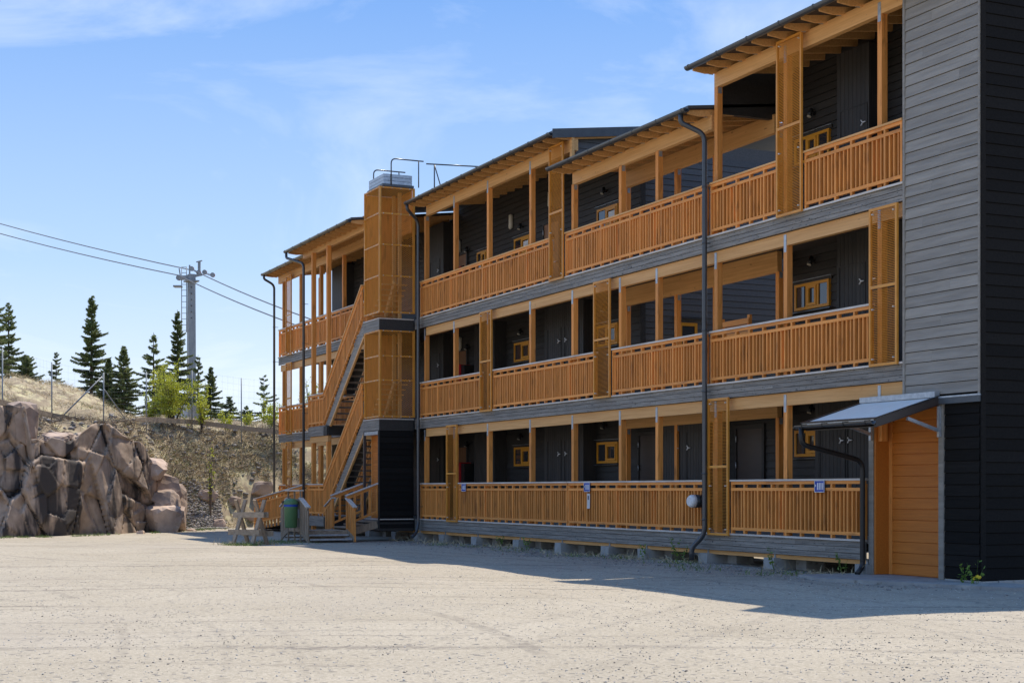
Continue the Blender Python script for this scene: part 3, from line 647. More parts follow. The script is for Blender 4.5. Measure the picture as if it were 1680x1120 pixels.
# ------------------------------------------------------------------ mesh-clad stair tower on the left
ST = thing('stair_tower', 'tall stair tower clad in ochre expanded-metal mesh above a black boarded base', 'stair tower', (-42.6, -.5, 0))
a0, a1, yf = -43.28, -41.92, -1.10
for (z0, z1) in ((3.60, 6.13), (6.62, 10.27)):
    fr = MB()
    for (x, y) in ((a0, yf), (a1 - .06, yf), (a1 - .06, -.06)):
        fr.box(x, x + .06, y, y + .06, z0, z1)
    hs_ = [z0, z1 - .05, z0 + 1.05] + ([z0 + 1.95, z0 + 2.85] if z1 > 7 else [z0 + 1.75])
    for z in hs_:
        fr.box(a0 + .061, a1 - .061, yf + .004, yf + .05, z, z + .045); fr.box(a1 - .055, a1 - .004, yf + .061, -.061, z, z + .045)
    fo = fr.build('mesh_frame', m_scr, ST)
    # expanded metal: two crossing families of flat strands
    def mesh_panel(o, u, n_, L_, H_, s=.056):
        mb = MB(); o = Vector(o); u = Vector(u); n_ = Vector(n_); zz = Vector((0, 0, 1))
        for sg in (1, -1):
            k = .62 * sg; c = -L_ * .62 if sg > 0 else 0
            while c < (H_ if sg > 0 else H_ + L_ * .62):
                t0, t1 = 0, L_
                za, zb2 = c, c + k * L_
                if sg > 0:
                    if za < 0: t0 = -c / k
                    if zb2 > H_: t1 = (H_ - c) / k
                else:
                    if za > H_: t0 = (H_ - c) / k
                    if zb2 < 0: t1 = -c / k
                if t1 - t0 > .02:
                    p = o + u * t0 + zz * (c + k * t0); q = o + u * t1 + zz * (c + k * t1)
                    d = (q - p).normalized(); sd = (n_ * .55 + zz * .8).normalized(); sd = (sd - d * sd.dot(d)).normalized() * .0052
                    mb.add([p - sd, q - sd, q + sd, p + sd], [(0, 1, 2, 3)])
                c += s
        return mb
    tag(mesh_panel((a0 + .05, yf + .03, z0 + .03), (1, 0, 0), (0, -1, 0), a1 - a0 - .1, z1 - z0 - .06).build('mesh_panel', m_scr, fo), kind='stuff')
    tag(mesh_panel((a1 - .03, yf + .05, z0 + .03), (0, 1, 0), (1, 0, 0), -.05 - yf - .05, z1 - z0 - .06).build('mesh_panel', m_scr, fo), kind='stuff')
    bo = MB()
    for z in hs_:
        for i in range(5): bo.tube([(a0 + .12 + i * .27, yf - .012, z + .02), (a0 + .12 + i * .27, yf + .0, z + .02)], .016, 6)
        for i in range(4): bo.tube([(a1 + .012, yf + .12 + i * .27, z + .02), (a1 - .002, yf + .12 + i * .27, z + .02)], .016, 6)
    tag(bo.build('bolts', m_cap, fo), kind='stuff')
for z in DK:
    f2 = MB().box(a0 + .02, a1 - .03, yf + .03, -.04, z - .36, z - .04).build('floor_edge', m_blk, ST)
    for c in range(3): bx('board', m_fas, f2, a0, a1 - .02, yf - .005, yf + .028, z - .33 + c * .10, z - .235 + c * .10)
    bx('side_board', m_blk, f2, a1 - .028, a1, yf, -.045, z - .34, z - .03)
    bx('floor_lip', m_cap, f2, a0 - .01, a1 + .01, yf - .02, -.04, z - .024, z + .005)
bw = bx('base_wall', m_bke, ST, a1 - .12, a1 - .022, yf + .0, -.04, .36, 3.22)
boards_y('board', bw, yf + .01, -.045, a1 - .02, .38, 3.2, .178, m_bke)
bx('corner_trim', m_blk, bw, a1 - .05, a1 + .012, yf - .03, yf + .008, .36, 3.22)
bx('side_post', m_gut, ST, a0 - .02, a0 + .05, yf - .02, yf + .05, .4, 3.2)
ow = bx('orange_wall', m_orh, ST, a0 + .05, a1 - .13, yf + .25, yf + .30, .5, 3.1)
boards_x('board', ow, a0 + .13, a1 - .14, yf + .248, .5, 3.1, .178, m_orw); bx('corner_trim', m_orv, ow, a0 + .051, a0 + .12, yf + .21, yf + .249, .5, 3.1)
bx('lintel', m_gal, ST, a0 + .05, a1 - .12, yf - .01, yf + .24, 3.1, 3.2)
bx('base_floor', m_dek, ST, a0, a1 - .13, yf + .02, -.05, .56, .64)
bx('inner_wall', m_orv, ST, a0 + .02, a0 + .08, yf + .07, -.1, 3.6, 10.21); 
bx('inner_back', m_orh, ST, a0 + .08, a1 - .07, -.10, -.065, 9.0, 10.21); bx('inner_roof', m_rof, ST, a0 + .061, a1 - .061, yf + .061, -.061, 10.215, 10.265)
for s in range(2):                                       # the flights inside, seen through the mesh
    zb_ = DK[s + 1]
    sg = MB().bar((a0 + .3, -.55, zb_ + .1), (a1 - .2, -.55, zb_ + 1.1), .06, .16).build('inner_stair', m_glu, ST)
    pieces('tread', MB().box(0, .12, -.95, -.2, 0, .03), m_glu, sg, [(a0 + .3 + i * .14, 0, zb_ + .15 + i * .14) for i in range(7)])
for x in (a0 + .35, a0 + .85): bx('inner_post', m_glu, ST, x, x + .09, -.35, -.26, 3.6, 10.2)
# roof hatch and its rails
hb = MB()
for i in range(3): hb.box(a0 + .10, a1 + .02, yf + .12, -.1, 10.34 + i * .10, 10.34 + i * .10 + .09)
hb.build('roof_hatch', m_gal, ST); bx('hatch_base', m_rof, ST, a0 + .06, a1 + .04, yf + .08, -.05, 10.272, 10.34)
MB().tube(rounded([(a1 + .03, yf + .35, 10.3), (a1 + .03, yf + .35, 11.08), (a1 + .03, .25, 11.08)], .15), .02, 8).tube([(a1 + .03, .1, 11.08), (a1 + .03, .1, 10.3)], .018, 8).build('hatch_rail', m_gut, ST)
MB().tube(rounded([(a0 + .15, yf + .25, 10.3), (a0 + .15, yf + .25, 10.98), (a0 + .15, .15, 10.98)], .15), .02, 8).tube([(a0 + .15, -.05, 10.98), (a0 + .15, -.05, 10.7)], .018, 8).build('hatch_rail', m_gut, ST)
rr = MB().tube([(-41.15, .05, 10.85), (-41.15, 1.85, 10.92)], .02, 8).tube([(-41.15, .3, 9.8), (-41.15, .3, 10.85)], .02, 8).tube([(-41.15, .3, 10.85), (-41.15, .62, 9.85)], .018, 8).tube([(-41.15, 1.6, 9.95), (-41.15, 1.6, 10.91)], .018, 8).tube([(-41.15, .35, 10.15), (-41.15, 1.0, 10.17)], .016, 8)
rr.build('roof_rail', m_gut, B)
bx('roof_box', m_rof, B, -41.1, -40.9, .3, .55, 9.84, 10.1)

# ------------------------------------------------------------------ outdoor flights between the galleries
for s in range(2):
    zb_, zt = DK[s], DK[s + 1]; xa, xb = -46.9, a0 - .02
    F = thing('outdoor_staircase', ['lower timber flight with orange railing rising from the ground deck to the stair tower', 'upper timber flight with orange railing rising from middle deck to the stair tower'][s], 'staircase', (xa, -.6, zb_), 'flights climbing beside the stair tower')
    for y in (-1.10, -.12):
        st_ = MB(); dz = zt - zb_ - .1
        st_.add([(x, y + q, z) for q in (0, .05) for (x, z) in ((xa - .15, zb_ - .02), (xa + .28, zb_ - .02), (xb, zt - .36), (xb, zt + .05))], [(0, 1, 2, 3), (7, 6, 5, 4), (0, 4, 5, 1), (1, 5, 6, 2), (2, 6, 7, 3), (3, 7, 4, 0)])
        so = st_.build('stringer', m_fas, F)
        MB().bar((xa + .33, y + .025, zb_ - .03), (xb, y + .025, zt - .42), .06, .07).build('lower_batten', m_glu, so)
    n = 15
    pieces('tread', MB().box(0, .27, -1.04, -.13, 0, .045), m_fas, F, [(xa + .1 + i * (xb - xa - .1) / n, 0, zb_ + .15 + i * (zt - zb_ - .2) / n) for i in range(n)])
    sl_ = (zt - zb_) / (xb - xa)
    for y in (-1.13, -.06):
        zz = lambda x, o_: zb_ + o_ + sl_ * (x - xa)
        r = MB().bar((xa - .1, y, zz(xa - .1, 1.05)), (xb, y, zz(xb, 1.05)), .045, .06).build('railing', m_orh, F)
        MB().bar((xa - .12, y, zz(xa - .12, 1.11)), (xb, y, zz(xb, 1.11)), .11, .045).build('cap', m_glu, r)
        MB().bar((xa - .1, y - .02, zz(xa - .1, .93)), (xb, y - .02, zz(xb, .93)), .03, .055).build('rail', m_orh, r)
        MB().bar((xa - .1, y - .02, zz(xa - .1, .18)), (xb, y - .02, zz(xb, .18)), .03, .055).build('rail', m_orh, r)
        nb = 30; me = MB().add([(xx, yy, sl_ * xx + zz_) for zz_ in (.10, 1.03) for (xx, yy) in ((-.02, y - .02), (.02, y - .02), (.02, y + .022), (-.02, y + .022))], [(0, 3, 2, 1), (4, 5, 6, 7), (0, 1, 5, 4), (1, 2, 6, 5), (2, 3, 7, 6), (3, 0, 4, 7)])
        pieces('baluster', me, m_orv, r, [(xa - .05 + i * (xb - xa) / nb, 0, zz(xa - .05 + i * (xb - xa) / nb, 0)) for i in range(nb + 1)])
# half-landings in front of the left wing
LN = thing('landing_gallery', 'narrow orange landing gallery stacked over three storeys where the outdoor flights start', 'gallery', (-47.9, -.6, 0))
for k, z in enumerate(DK[:2]):
    d = bx('landing_deck', m_dek, LN, -48.72, -46.75, -1.1, .03, z - .08, z)
    if k < 2:
        for c in range(3): bx('fascia_board', m_fas, d, -48.74, -47.1, -1.14, -1.10, z - .325 + c * .10, z - .23 + c * .10)
        bx('side_board', m_blk, d, -46.76, -46.73, -1.1, 0, z - .33, z - .03); bx('side_board', m_blk, d, -47.11, -46.77, -1.13, -1.102, z - .33, z - .03)
        if k: bx('beam', m_glu, d, -48.7, -46.8, -1.09, -.99, z - .53, z - .335)
        railing(LN, -48.70, -47.05, -1.12, z, True)
for x in (-48.6, -47.0):
    MB().box(x, x + .13, -1.08, -.95, .2, 9.26).build('post', m_orv, LN)
bx('post', m_orv, LN, -45.0, -44.88, -.99, -.87, 6.4, 9.26) if False else None

# access ramp
RP = thing('access_ramp', 'orange railed timber access ramp sloping down to the left beside the downpipe', 'ramp', (-52, -.6, 0))
xa, xb, za, zb_ = -55.4, -48.75, .12, DK[0]
sl_ = (zb_ - za) / (xb - xa); zz = lambda x, o_: za + o_ + sl_ * (x - xa)
MB().add([(x, y, zz(x, d)) for d in (-.08, 0) for (x, y) in ((xa, -1.1), (xb, -1.1), (xb, -.06), (xa, -.06))], [(3, 2, 1, 0), (4, 5, 6, 7), (0, 1, 5, 4), (1, 2, 6, 5), (2, 3, 7, 6), (3, 0, 4, 7)]).build('ramp_deck', m_dek, RP)
y = -1.14
r = MB().bar((xa, y, zz(xa, .98)), (xb, y, zz(xb, .98)), .045, .06).build('railing', m_orh, RP)
MB().bar((xa - .05, y, zz(xa - .05, 1.04)), (xb, y, zz(xb, 1.04)), .11, .04).build('cap', m_cap, r)
for o_ in (.84, .16): MB().bar((xa, y - .02, zz(xa, o_)), (xb, y - .02, zz(xb, o_)), .03, .055).build('rail', m_orh, r)
n = 15; pieces('rail_post', MB().box(-.025, .025, y - .03, y + .035, -.12, .97), m_orv, r, [(xa + .03 + i * (xb - xa - .06) / n, 0, zz(xa + .03 + i * (xb - xa - .06) / n, 0)) for i in range(n + 1)])
pieces('baluster', MB().box(-.02, .02, y - .022, y + .022, .14, .86), m_orv, r, [(xa + .03 + (i + j / 4) * (xb - xa - .06) / n, 0, zz(xa + .03 + (i + j / 4) * (xb - xa - .06) / n, 0)) for i in range(n) for j in (1, 2, 3)])

# entrance steps with landing
ES = thing('entrance_steps', 'weathered timber entrance steps with galvanised treads and orange handrails before the stair tower', 'steps', (-42.6, -2.4, 0))
lz = .34; lx0, lx1, ly0, ly1 = -43.35, -42.05, -3.38, -2.05
pieces('landing_plank', MB().box(lx0, lx1, 0, .185, lz - .045, lz), m_wox, ES, [(0, ly0 + i * .19, 0) for i in range(7)])
for i, (dx, zz_) in enumerate(((.0, .235), (.30, .12))):
    bx('tread', m_wox, ES, lx1 + dx + .01, lx1 + dx + .29, ly0 + .06, ly1 - .04, zz_ - .04, zz_)
    bx('tread_nosing', m_gal, ES, lx1 + dx + .265, lx1 + dx + .315, ly0 + .06, ly1 - .04, zz_ - .045, zz_ + .004)
    bx('tread', m_wox, ES, lx0 - dx - .29, lx0 - dx - .01, ly0 + .06, ly1 - .04, zz_ - .04, zz_)
bx('riser', m_wox, ES, lx1 - .03, lx1 + .0, ly0 + .06, ly1 - .04, .06, lz - .046)
for i in range(3):                                       # upper flight to the tower door
    bx('tread', m_wox, ES, lx0 + .05, lx1 - .02, ly1 + .02 + i * .3, ly1 + .31 + i * .3, lz + .09 + i * .085 - .04, lz + .09 + i * .085)
for x in (lx0 + .0, lx1 - .0): MB().bar((x, ly1 - .1, lz - .12), (x, -1.12, lz + .16), .05, .2).build('stringer', m_wod, ES)
for nm, x in (('far', lx0 - .02), ('near', lx1 + .05)):
    y0, y1, h0, h1 = ly1, -1.14, lz + .92, lz + 1.28
    r = MB().bar((x, y0, h0), (x, y1, h1), .05, .09).build('handrail', m_orh, ES)
    MB().bar((x, y0 - .05, h0 + .065), (x, y1 + .03, h1 + .065), .12, .035).build('cap', m_cap, r)
    MB().bar((x, y0, h0 - .75), (x, y1, h1 - .75), .05, .06).build('rail', m_orh, r)
    for i in range(5):
        t = i / 4; yy = y0 + (y1 - y0) * t; hh = h0 + (h1 - h0) * t
        bx('baluster', m_orv, r, x - .03, x + .03, yy - .03, yy + .03, hh - (.85 if i in (0, 4) else .75), hh - .03)
# flanks of the side steps: orange ones at the tower side, grey ones at the yard side
def flank(y, mv, mh, capm, name, sides):
    for sg in sides:
        xs0 = lx1 if sg > 0 else lx0; xe = xs0 + sg * .66
        r = MB().bar((xs0, y, lz + .86), (xe, y, .62 + .32), .05, .08).build(name, mh, ES)
        MB().bar((xs0 - sg * .03, y, lz + .925), (xe + sg * .05, y, .62 + .385), .13, .035).build('cap', capm, r)
        for i in range(5):
            x = xs0 + (xe - xs0) * i / 4; t = i / 4; top = lz + .83 + (.94 - .03 - lz - .83) * t
            zlow = (.02 if i in (4,) else lz - .3 * t)
            bx('flank_board', mv, r, x - .052, x + .052, y - .02, y + .02, max(.02, zlow), top)
        MB().bar((xs0, y, lz - .02), (xe, y, .1), .045, .13).build('flank_stringer', m_wod, r)
flank(ly1 + .02, m_orv, m_orh, m_cap, 'side_panel', (1, -1)); flank(ly0 - .02, m_wod, m_wod, m_cap, 'yard_panel', (1, -1))
yp = MB().box(lx0, lx1, ly0 - .05, ly0 - .0, lz + .82, lz + .90).build('yard_railing', m_wox, ES)
bx('cap', m_cap, yp, lx0 - .05, lx1 + .05, ly0 - .10, ly0 + .04, lz + 1.12, lz + 1.155)
for x in (lx0 + .02, (lx0 + lx1) / 2, lx1 - .06): bx('rail_post', m_wod, yp, x, x + .05, ly0 - .045, ly0 - .005, 0, lz + 1.118)
pieces('plank', MB().box(0, .115, ly0 - .02, ly0 + .005, .3, lz + .82), m_wod, yp, [(lx0 + .03 + i * .125, 0, 0) for i in range(10)])

# waste bin on the yard railing
bc = Vector((-42.25, ly0 - .26, .42)); WB = thing('waste_bin', 'green cylindrical waste bin with domed hood hung on the grey step railing', 'bin', bc)
def lathe(c, prof, n=20):
    mb = MB(); vs = []; fs = []
    for (r_, z) in prof: vs += [(c[0] + r_ * math.cos(2 * math.pi * j / n), c[1] + r_ * math.sin(2 * math.pi * j / n), c[2] + z) for j in range(n)]
    for i in range(len(prof) - 1): fs += [(i * n + j, i * n + (j + 1) % n, (i + 1) * n + (j + 1) % n, (i + 1) * n + j) for j in range(n)]
    mb.add(vs, fs, True); return mb
lathe(bc, [(.0, 0), (.15, .0), (.175, .03), (.195, .58), (.20, .60), (.0, .60)]).build('body', m_grn, WB)
lathe(bc, [(.202, .602), (.205, .66), (.20, .664)]).build('band', m_blu, WB)
hd = lathe(bc, [(.21, .665), (.215, .70), (.18, .78), (.10, .825), (.0, .835)]).build('hood', m_grn, WB)
bx('mouth', m_rub, hd, bc.x - .18, bc.x - .02, bc.y - .215, bc.y - .13, bc.z + .69, bc.z + .765)
bx('hanger', m_gal, WB, bc.x - .04, bc.x + .04, bc.y + .19, bc.y + .25, .7, .95)

# sawhorse barrier in the yard
SH = thing('sawhorse', 'weathered grey timber sawhorse barrier of crossed legs standing in the gravel yard', 'sawhorse', (-40.0, -5.5, 0))
ux = Vector((.878, .478, 0)).normalized(); un = Vector((ux.y, -ux.x, 0)); c0 = Vector((-40.0, -5.42, .03))
for (t, ) in ((-.36,), (.36,)):
    for sg in (1, -1):
        p = c0 + ux * (t + sg * .05); MB().bar(p + un * sg * .36 + Vector((0, 0, -.08)), p - un * sg * .13 + Vector((0, 0, 1.2)), .05, .115, up=tuple(ux)).build('leg', m_wod, SH)
for (zz_, sg, off) in ((.80, 1, .03), (.34, 1, .02), (.80, -1, .08), (.30, -1, .06)):
    wz = .36 - .49 * (zz_ + .08) / 1.28
    MB().bar(c0 + un * sg * (wz + off) - ux * .60 + Vector((0, 0, zz_)), c0 + un * sg * (wz + off) + ux * .58 + Vector((0, 0, zz_ + .01)), .03, .145, up=(0, 0, 1)).build('rail_plank', m_wox, SH)

# small things on the galleries
for k, z in enumerate(DK):
    FC = thing('fire_cabinet', ['black fire extinguisher cabinet with red edge on the ground gallery', 'black fire extinguisher cabinet with red edge on the middle gallery', 'black fire extinguisher cabinet with red edge on the top gallery'][k], 'fire cabinet', (-41.9, 1.6, z), 'fire cabinets on the galleries')
    bx('cabinet', m_rub, FC, -42.15, -41.78, 1.50, 1.86, z + .62, z + 1.62)
    bx('red_sign', m_red, FC, -42.20, -42.155, 1.40, 1.86, z + .6, z + 1.66); bx('red_front', m_red, FC, -42.15, -42.02, 1.47, 1.498, z + .6, z + 1.66)
def railsign(x, label):
    z = DK[0] + .80; S_ = thing('rail_sign', label, 'sign', (x, -.05, z), 'blue signs on the ground railing')
    bx('plate', m_blu, S_, x, x + .29, -.068, -.060, z, z + .21)
    fr = MB(); e = .012
    fr.box(x, x + .29, -.0715, -.0685, z, z + e); fr.box(x, x + .29, -.0715, -.0685, z + .21 - e, z + .21); fr.box(x, x + e, -.0715, -.0685, z + e + .0005, z + .2095 - e); fr.box(x + .29 - e, x + .29, -.0715, -.0685, z + e + .0005, z + .2095 - e); fr.build('border', m_wht, S_)
    ch = MB()
    for i in range(4): ch.box(x + .082 + i * .050, x + .110 + i * .050, -.0715, -.0685, z + .045, z + .165)
    ch.add([(x + .03, -.071, z + .09), (x + .055, -.071, z + .115), (x + .03, -.071, z + .145), (x + .022, -.071, z + .115)], [(0, 1, 2, 3)])
    ch.build('lettering', m_wht, S_)
railsign(-38.25, 'small blue number sign on the ground railing nearest the stair tower')
railsign(-31.05, 'small blue number sign above the white strip on the ground railing')
railsign(-22.25, 'small blue number sign on the ground railing beside the porch')
NS = thing('rail_notice', 'narrow white notice strip hanging below a blue sign on the railing', 'notice', (-30.87, -.05, 1.2))
bx('strip', m_wht, NS, -30.93, -30.80, -.05, -.042, DK[0] + .42, DK[0] + .76); bx('mark', m_rub, NS, -30.89, -30.84, -.053, -.0505, DK[0] + .62, DK[0] + .71)
FL = thing('rail_floodlight', 'round floodlight with silver rim and black housing beside the tall downpipe', 'floodlight', (-26.05, -.12, 1.5))
zc = DK[0] + .62
MB().tube([(-26.04, .0, zc), (-26.04, -.02, zc), (-26.04, -.21, zc)], [.10, .125, .13], 16).build('housing', m_rub, FL)
MB().tube([(-26.04, -.211, zc), (-26.04, -.29, zc), (-26.04, -.33, zc)], [.132, .122, .09], 16).build('rim', m_wht, FL)
bx('bracket', m_gut, FL, -26.08, -26.0, -.015, .05, zc - .25, zc + .1)
# folded slatted bench leaning in the passage
sb = thing('slatted_panel', 'orange slatted timber panel standing behind the middle railing in the passage', 'panel', (-26.6, 1.0, DK[1]))
for i in range(6): bx('slat', m_orh, sb, -27.0 + .0, -25.95, 1.0, 1.03, DK[1] + .62 + i * .13, DK[1] + .73 + i * .13)
for x in (-27.0, -26.0): bx('post', m_orv, sb, x - .04, x + .04, 1.031, 1.09, DK[1], DK[1] + 1.45)

# ------------------------------------------------------------------ vegetation, rock and hillside details
CAMP = np.array([0, -16.07])
def ico():
    t = (1 + 5 ** .5) / 2
    v = np.array([(-1, t, 0), (1, t, 0), (-1, -t, 0), (1, -t, 0), (0, -1, t), (0, 1, t), (0, -1, -t), (0, 1, -t), (t, 0, -1), (t, 0, 1), (-t, 0, -1), (-t, 0, 1)], float)
    f = np.array([(0, 11, 5), (0, 5, 1), (0, 1, 7), (0, 7, 10), (0, 10, 11), (1, 5, 9), (5, 11, 4), (11, 10, 2), (10, 7, 6), (7, 1, 8), (3, 9, 4), (3, 4, 2), (3, 2, 6), (3, 6, 8), (3, 8, 9), (4, 9, 5), (2, 4, 11), (6, 2, 10), (8, 6, 7), (9, 8, 1)])
    return v / np.linalg.norm(v[0]), f
IV, IF = ico()
def stones(name, P, size, m, flat=.6, parent=None):
    """many small angular stones in one mesh; P (n,3), size (n,)"""
    n = len(P); ang = rng.uniform(0, 6.28, n); V = np.repeat(IV[None], n, 0) * rng.uniform(.6, 1.25, (n, 12, 1))
    V = V * np.stack([rng.uniform(.7, 1.3, n), rng.uniform(.7, 1.3, n), np.full(n, flat)], 1)[:, None, :]
    c, s_ = np.cos(ang)[:, None], np.sin(ang)[:, None]
    V = np.stack([V[..., 0] * c - V[..., 1] * s_, V[..., 0] * s_ + V[..., 1] * c, V[..., 2]], 2) * np.asarray(size)[:, None, None] + P[:, None, :]
    F = IF[None] + (np.arange(n) * 12)[:, None, None]
    return raw(name, V.reshape(-1, 3), F.reshape(-1, 3), m, parent)
def blades(name, P, D, width, m, parent=None):
    """thin three-point blades from P along D"""
    n = len(P); sd = np.cross(D, rng.normal(size=(n, 3))); sd /= np.linalg.norm(sd, axis=1)[:, None] + 1e-9; sd *= np.asarray(width)[:, None] if np.ndim(width) else width
    mid = P + D * .55 + np.stack([np.zeros(n), np.zeros(n), np.abs(D[:, 2]) * .15], 1)
    V = np.stack([P - sd, P + sd, mid + sd * .7, mid - sd * .7, P + D + np.stack([np.zeros(n)] * 2 + [-np.linalg.norm(D, axis=1) * .12], 1)], 1)
    b = (np.arange(n) * 5)[:, None]
    F = np.concatenate([b + np.array([0, 1, 2]), b + np.array([0, 2, 3]), b + np.array([3, 2, 4])], 0)
    return raw(name, V.reshape(-1, 3), F, m, parent)

# rock cutting: jointed granite blocks, stepped along the foot of the hill
RF_Y0, RF_Y1 = -18.0, -4.6
def cliff():
    u = np.arange(RF_Y0, RF_Y1, .045); topz = np.interp(u, [-18, -10.4, -9.75, -9.6, -9.1, -8.9, -8.3, -7.9, -7.3, -6.9, -6.5, -6.1, -5.5, -5.0, -4.6], [3.2, 4.2, 4.15, 3.1, 3.0, 3.25, 3.05, 3.4, 3.75, 3.7, 3.4, 3.2, 3.0, 2.3, 1.1])
    topz = topz + (fbm(u * 1.4, u * 0, 4) - .47) * .35
    vv = np.concatenate([np.linspace(-.04, 1, 78), np.linspace(1.0, 1.0, 1), np.linspace(1, 1, 1)])
    # two nested sets of fracture cells, each cell a tilted plane
    def sites(n, sx, sz_, od, tl):
        return np.stack([rng.uniform(RF_Y0 - .3, RF_Y1 + .3, n), rng.uniform(-.3, 4.7, n), np.full(n, sx), np.full(n, sz_), rng.uniform(0, od, n), rng.uniform(-tl, tl, n), rng.uniform(-tl * .8, tl, n)], 1)
    C1 = sites(45, 1.0, .55, .75, .30); C2 = sites(165, 1.0, .75, .22, .22)
    def fract(C, u, z, cw):
        d = np.sqrt(((u[:, None] - C[:, 0]) * C[:, 2]) ** 2 + ((z[:, None] - C[:, 1]) * C[:, 3]) ** 2)
        o = np.argsort(d, 1)[:, :2]; k = o[:, 0]; ar = np.arange(len(u)); g = np.clip((d[ar, o[:, 1]] - d[ar, k]) / cw, 0, 1)
        return C[k, 4] + C[k, 5] * (u - C[k, 0]) + C[k, 6] * (z - C[k, 1]), 1 - g
    nr = len(vv) + 16; P = np.zeros((nr, len(u), 3))
    for i in range(len(vv)):
        z = topz * vv[i]
        wu = u + (fbm(u * 2.2, z * 2.2, 21) - .47) * .04; wz = z + (fbm(u * 2.2, z * 2.2, 31) - .47) * .04
        o1, k1 = fract(C1, wu, wz, .05); o2, k2 = fract(C2, wu, wz, .03)
        off = o1 + o2 - k1 * .20 - k2 * .07 + (fbm(u * 14, z * 14, 43) - .47) * .03
        lean = -.10 * z
        P[i, :, 0] = foot(u) + .05 + off + lean; P[i, :, 1] = u; P[i, :, 2] = z
    last = P[len(vv) - 1]
    for q in range(16):                                     # weathered top running back into the slope
        t = (q + 1) / 16; i = len(vv) + q
        P[i, :, 0] = last[:, 0] - t * 2.6; P[i, :, 1] = u + t * .2 * (fbm(u, u * 0 + t, 5) - .5)
        hh = hill_h(P[i, :, 0], P[i, :, 1]) + .04
        P[i, :, 2] = last[:, 2] * (1 - t) + hh * t + (fbm(u * 2.5, u * 0 + t * 6, 51) - .47) * .35 * math.sin(math.pi * t) - .0
    n = len(u); a = (np.arange(nr - 1)[:, None] * n + np.arange(n - 1)[None]).ravel()
    return raw('rock_face', P.reshape(-1, 3), np.stack([a, a + 1, a + n + 1, a + n], 1), m_rock, None, False)
rk = tag(cliff(), kind='structure')
# single boulders lying on the slope and at its foot
def boulder(x, y, z, r, label, seed, sq=(1, 1, .75), rot=0):
    rs = np.random.default_rng(seed); v = IV.copy(); f = [tuple(q) for q in IF]
    v2 = {}; vs = [Vector(p) for p in v]; fs = []
    def midp(a, b):
        k = (min(a, b), max(a, b))
        if k not in v2: vs.append(((vs[a] + vs[b]) / 2).normalized()); v2[k] = len(vs) - 1
        return v2[k]
    for (a, b, c) in f:
        ab, bc_, ca = midp(a, b), midp(b, c), midp(c, a); fs += [(a, ab, ca), (b, bc_, ab), (c, ca, bc_), (ab, bc_, ca)]
    vs_b = np.array([tuple(p) for p in vs]); fs_b = fs
    v3 = {}; L3 = [tuple(p) for p in vs_b]; f3 = []
    def mid3(a, b):
        k = (min(a, b), max(a, b))
        if k not in v3: m_ = (np.array(L3[a]) + np.array(L3[b])) / 2; L3.append(tuple(m_ / np.linalg.norm(m_))); v3[k] = len(L3) - 1
        return v3[k]
    for (a, b, c) in fs_b: ab, bc_, ca = mid3(a, b), mid3(b, c), mid3(c, a); f3 += [(a, ab, ca), (b, bc_, ab), (c, ca, bc_), (ab, bc_, ca)]
    fs = f3; A = np.array(L3)
    pl = np.concatenate([np.array([(1, 0, 0), (-1, 0, 0), (0, 1, 0), (0, -1, 0), (0, 0, 1), (0, 0, -1)]) + rs.normal(0, .22, (6, 3)), rs.normal(size=(5, 3))]); pl /= np.linalg.norm(pl, axis=1)[:, None]
    dd = np.concatenate([rs.uniform(.72, 1.0, 6), rs.uniform(.85, 1.1, 5)])
    q = (A @ pl.T) / dd; A = A / np.maximum(q.max(1), .7)[:, None]
    A = A * np.array(sq) * r * (1 + rs.normal(size=(len(A), 1)) * .012)
    c, s_ = math.cos(rot), math.sin(rot); A = np.stack([A[:, 0] * c - A[:, 1] * s_, A[:, 0] * s_ + A[:, 1] * c, A[:, 2]], 1)
    me = bpy.data.meshes.new('boulder'); me.from_pydata(A.tolist(), [], fs); o = link('boulder', me, m_bould, None, (x, y, z))
    return tag(o, label, 'rock', 'boulders on the cutting')
BL = [(-55.2, -4.75, 1.6, .72, 'large brown boulder topping the right end of the rock cutting', (1, 1.1, .8)), (-55.6, -4.2, 1.1, .6, 'flat brown boulder below the right end of the cutting', (1, 1.2, .85)),
      (-55.1, -5.35, 2.2, .72, 'long rectangular boulder high on the right end of the cutting', (.9, 1.3, .75)), (-54.0, -4.9, .5, .62, 'pale square boulder at the foot of the cutting', (1, .9, .9)),
      (-54.4, -4.3, .45, .45, 'upright pale boulder at the foot of the scree', (.9, .8, 1.1)), (-54.3, -4.6, 1.15, .45, 'rounded boulder wedged between larger blocks', (1, 1, .8)),
      (-52.2, -9.75, 3.7, .75, 'tall sunlit boulder at the left end of the cutting top', (.8, .75, 1.1)), (-54.2, -8.4, 3.7, .5, 'pink slab lying on the bank behind the cutting', (1.2, .8, .35)),
      (-55.4, -5.9, 3.3, .38, 'small reddish rock under the fence plank', (1, 1, .6)), (-58.6, -2.2, 2.2, .35, 'brown rock half buried high on the grassy slope', (1, 1.2, .7)),
      (-57.9, -1.9, 1.2, .26, 'small grey rock in the middle of the grassy slope', (1, 1, .8)), (-59.3, -.9, 1.9, .42, 'slanted grey slab beside the left downpipe', (1.2, .6, .5)),
      (-59.0, -.4, 1.5, .32, 'tilted reddish slab low on the slope near the ramp', (1.2, .6, .5)), (-60.2, .4, 2.6, .45, 'grey rock on the slope seen through the gallery', (1, 1, .7)),
      (-52.3, -5.9, .06, .16, 'small pink stone lying at the yard edge', (1.3, 1, .6)), (-54.8, -3.6, .05, .14, 'small grey stone fallen at the scree foot', (1.2, 1, .6))]
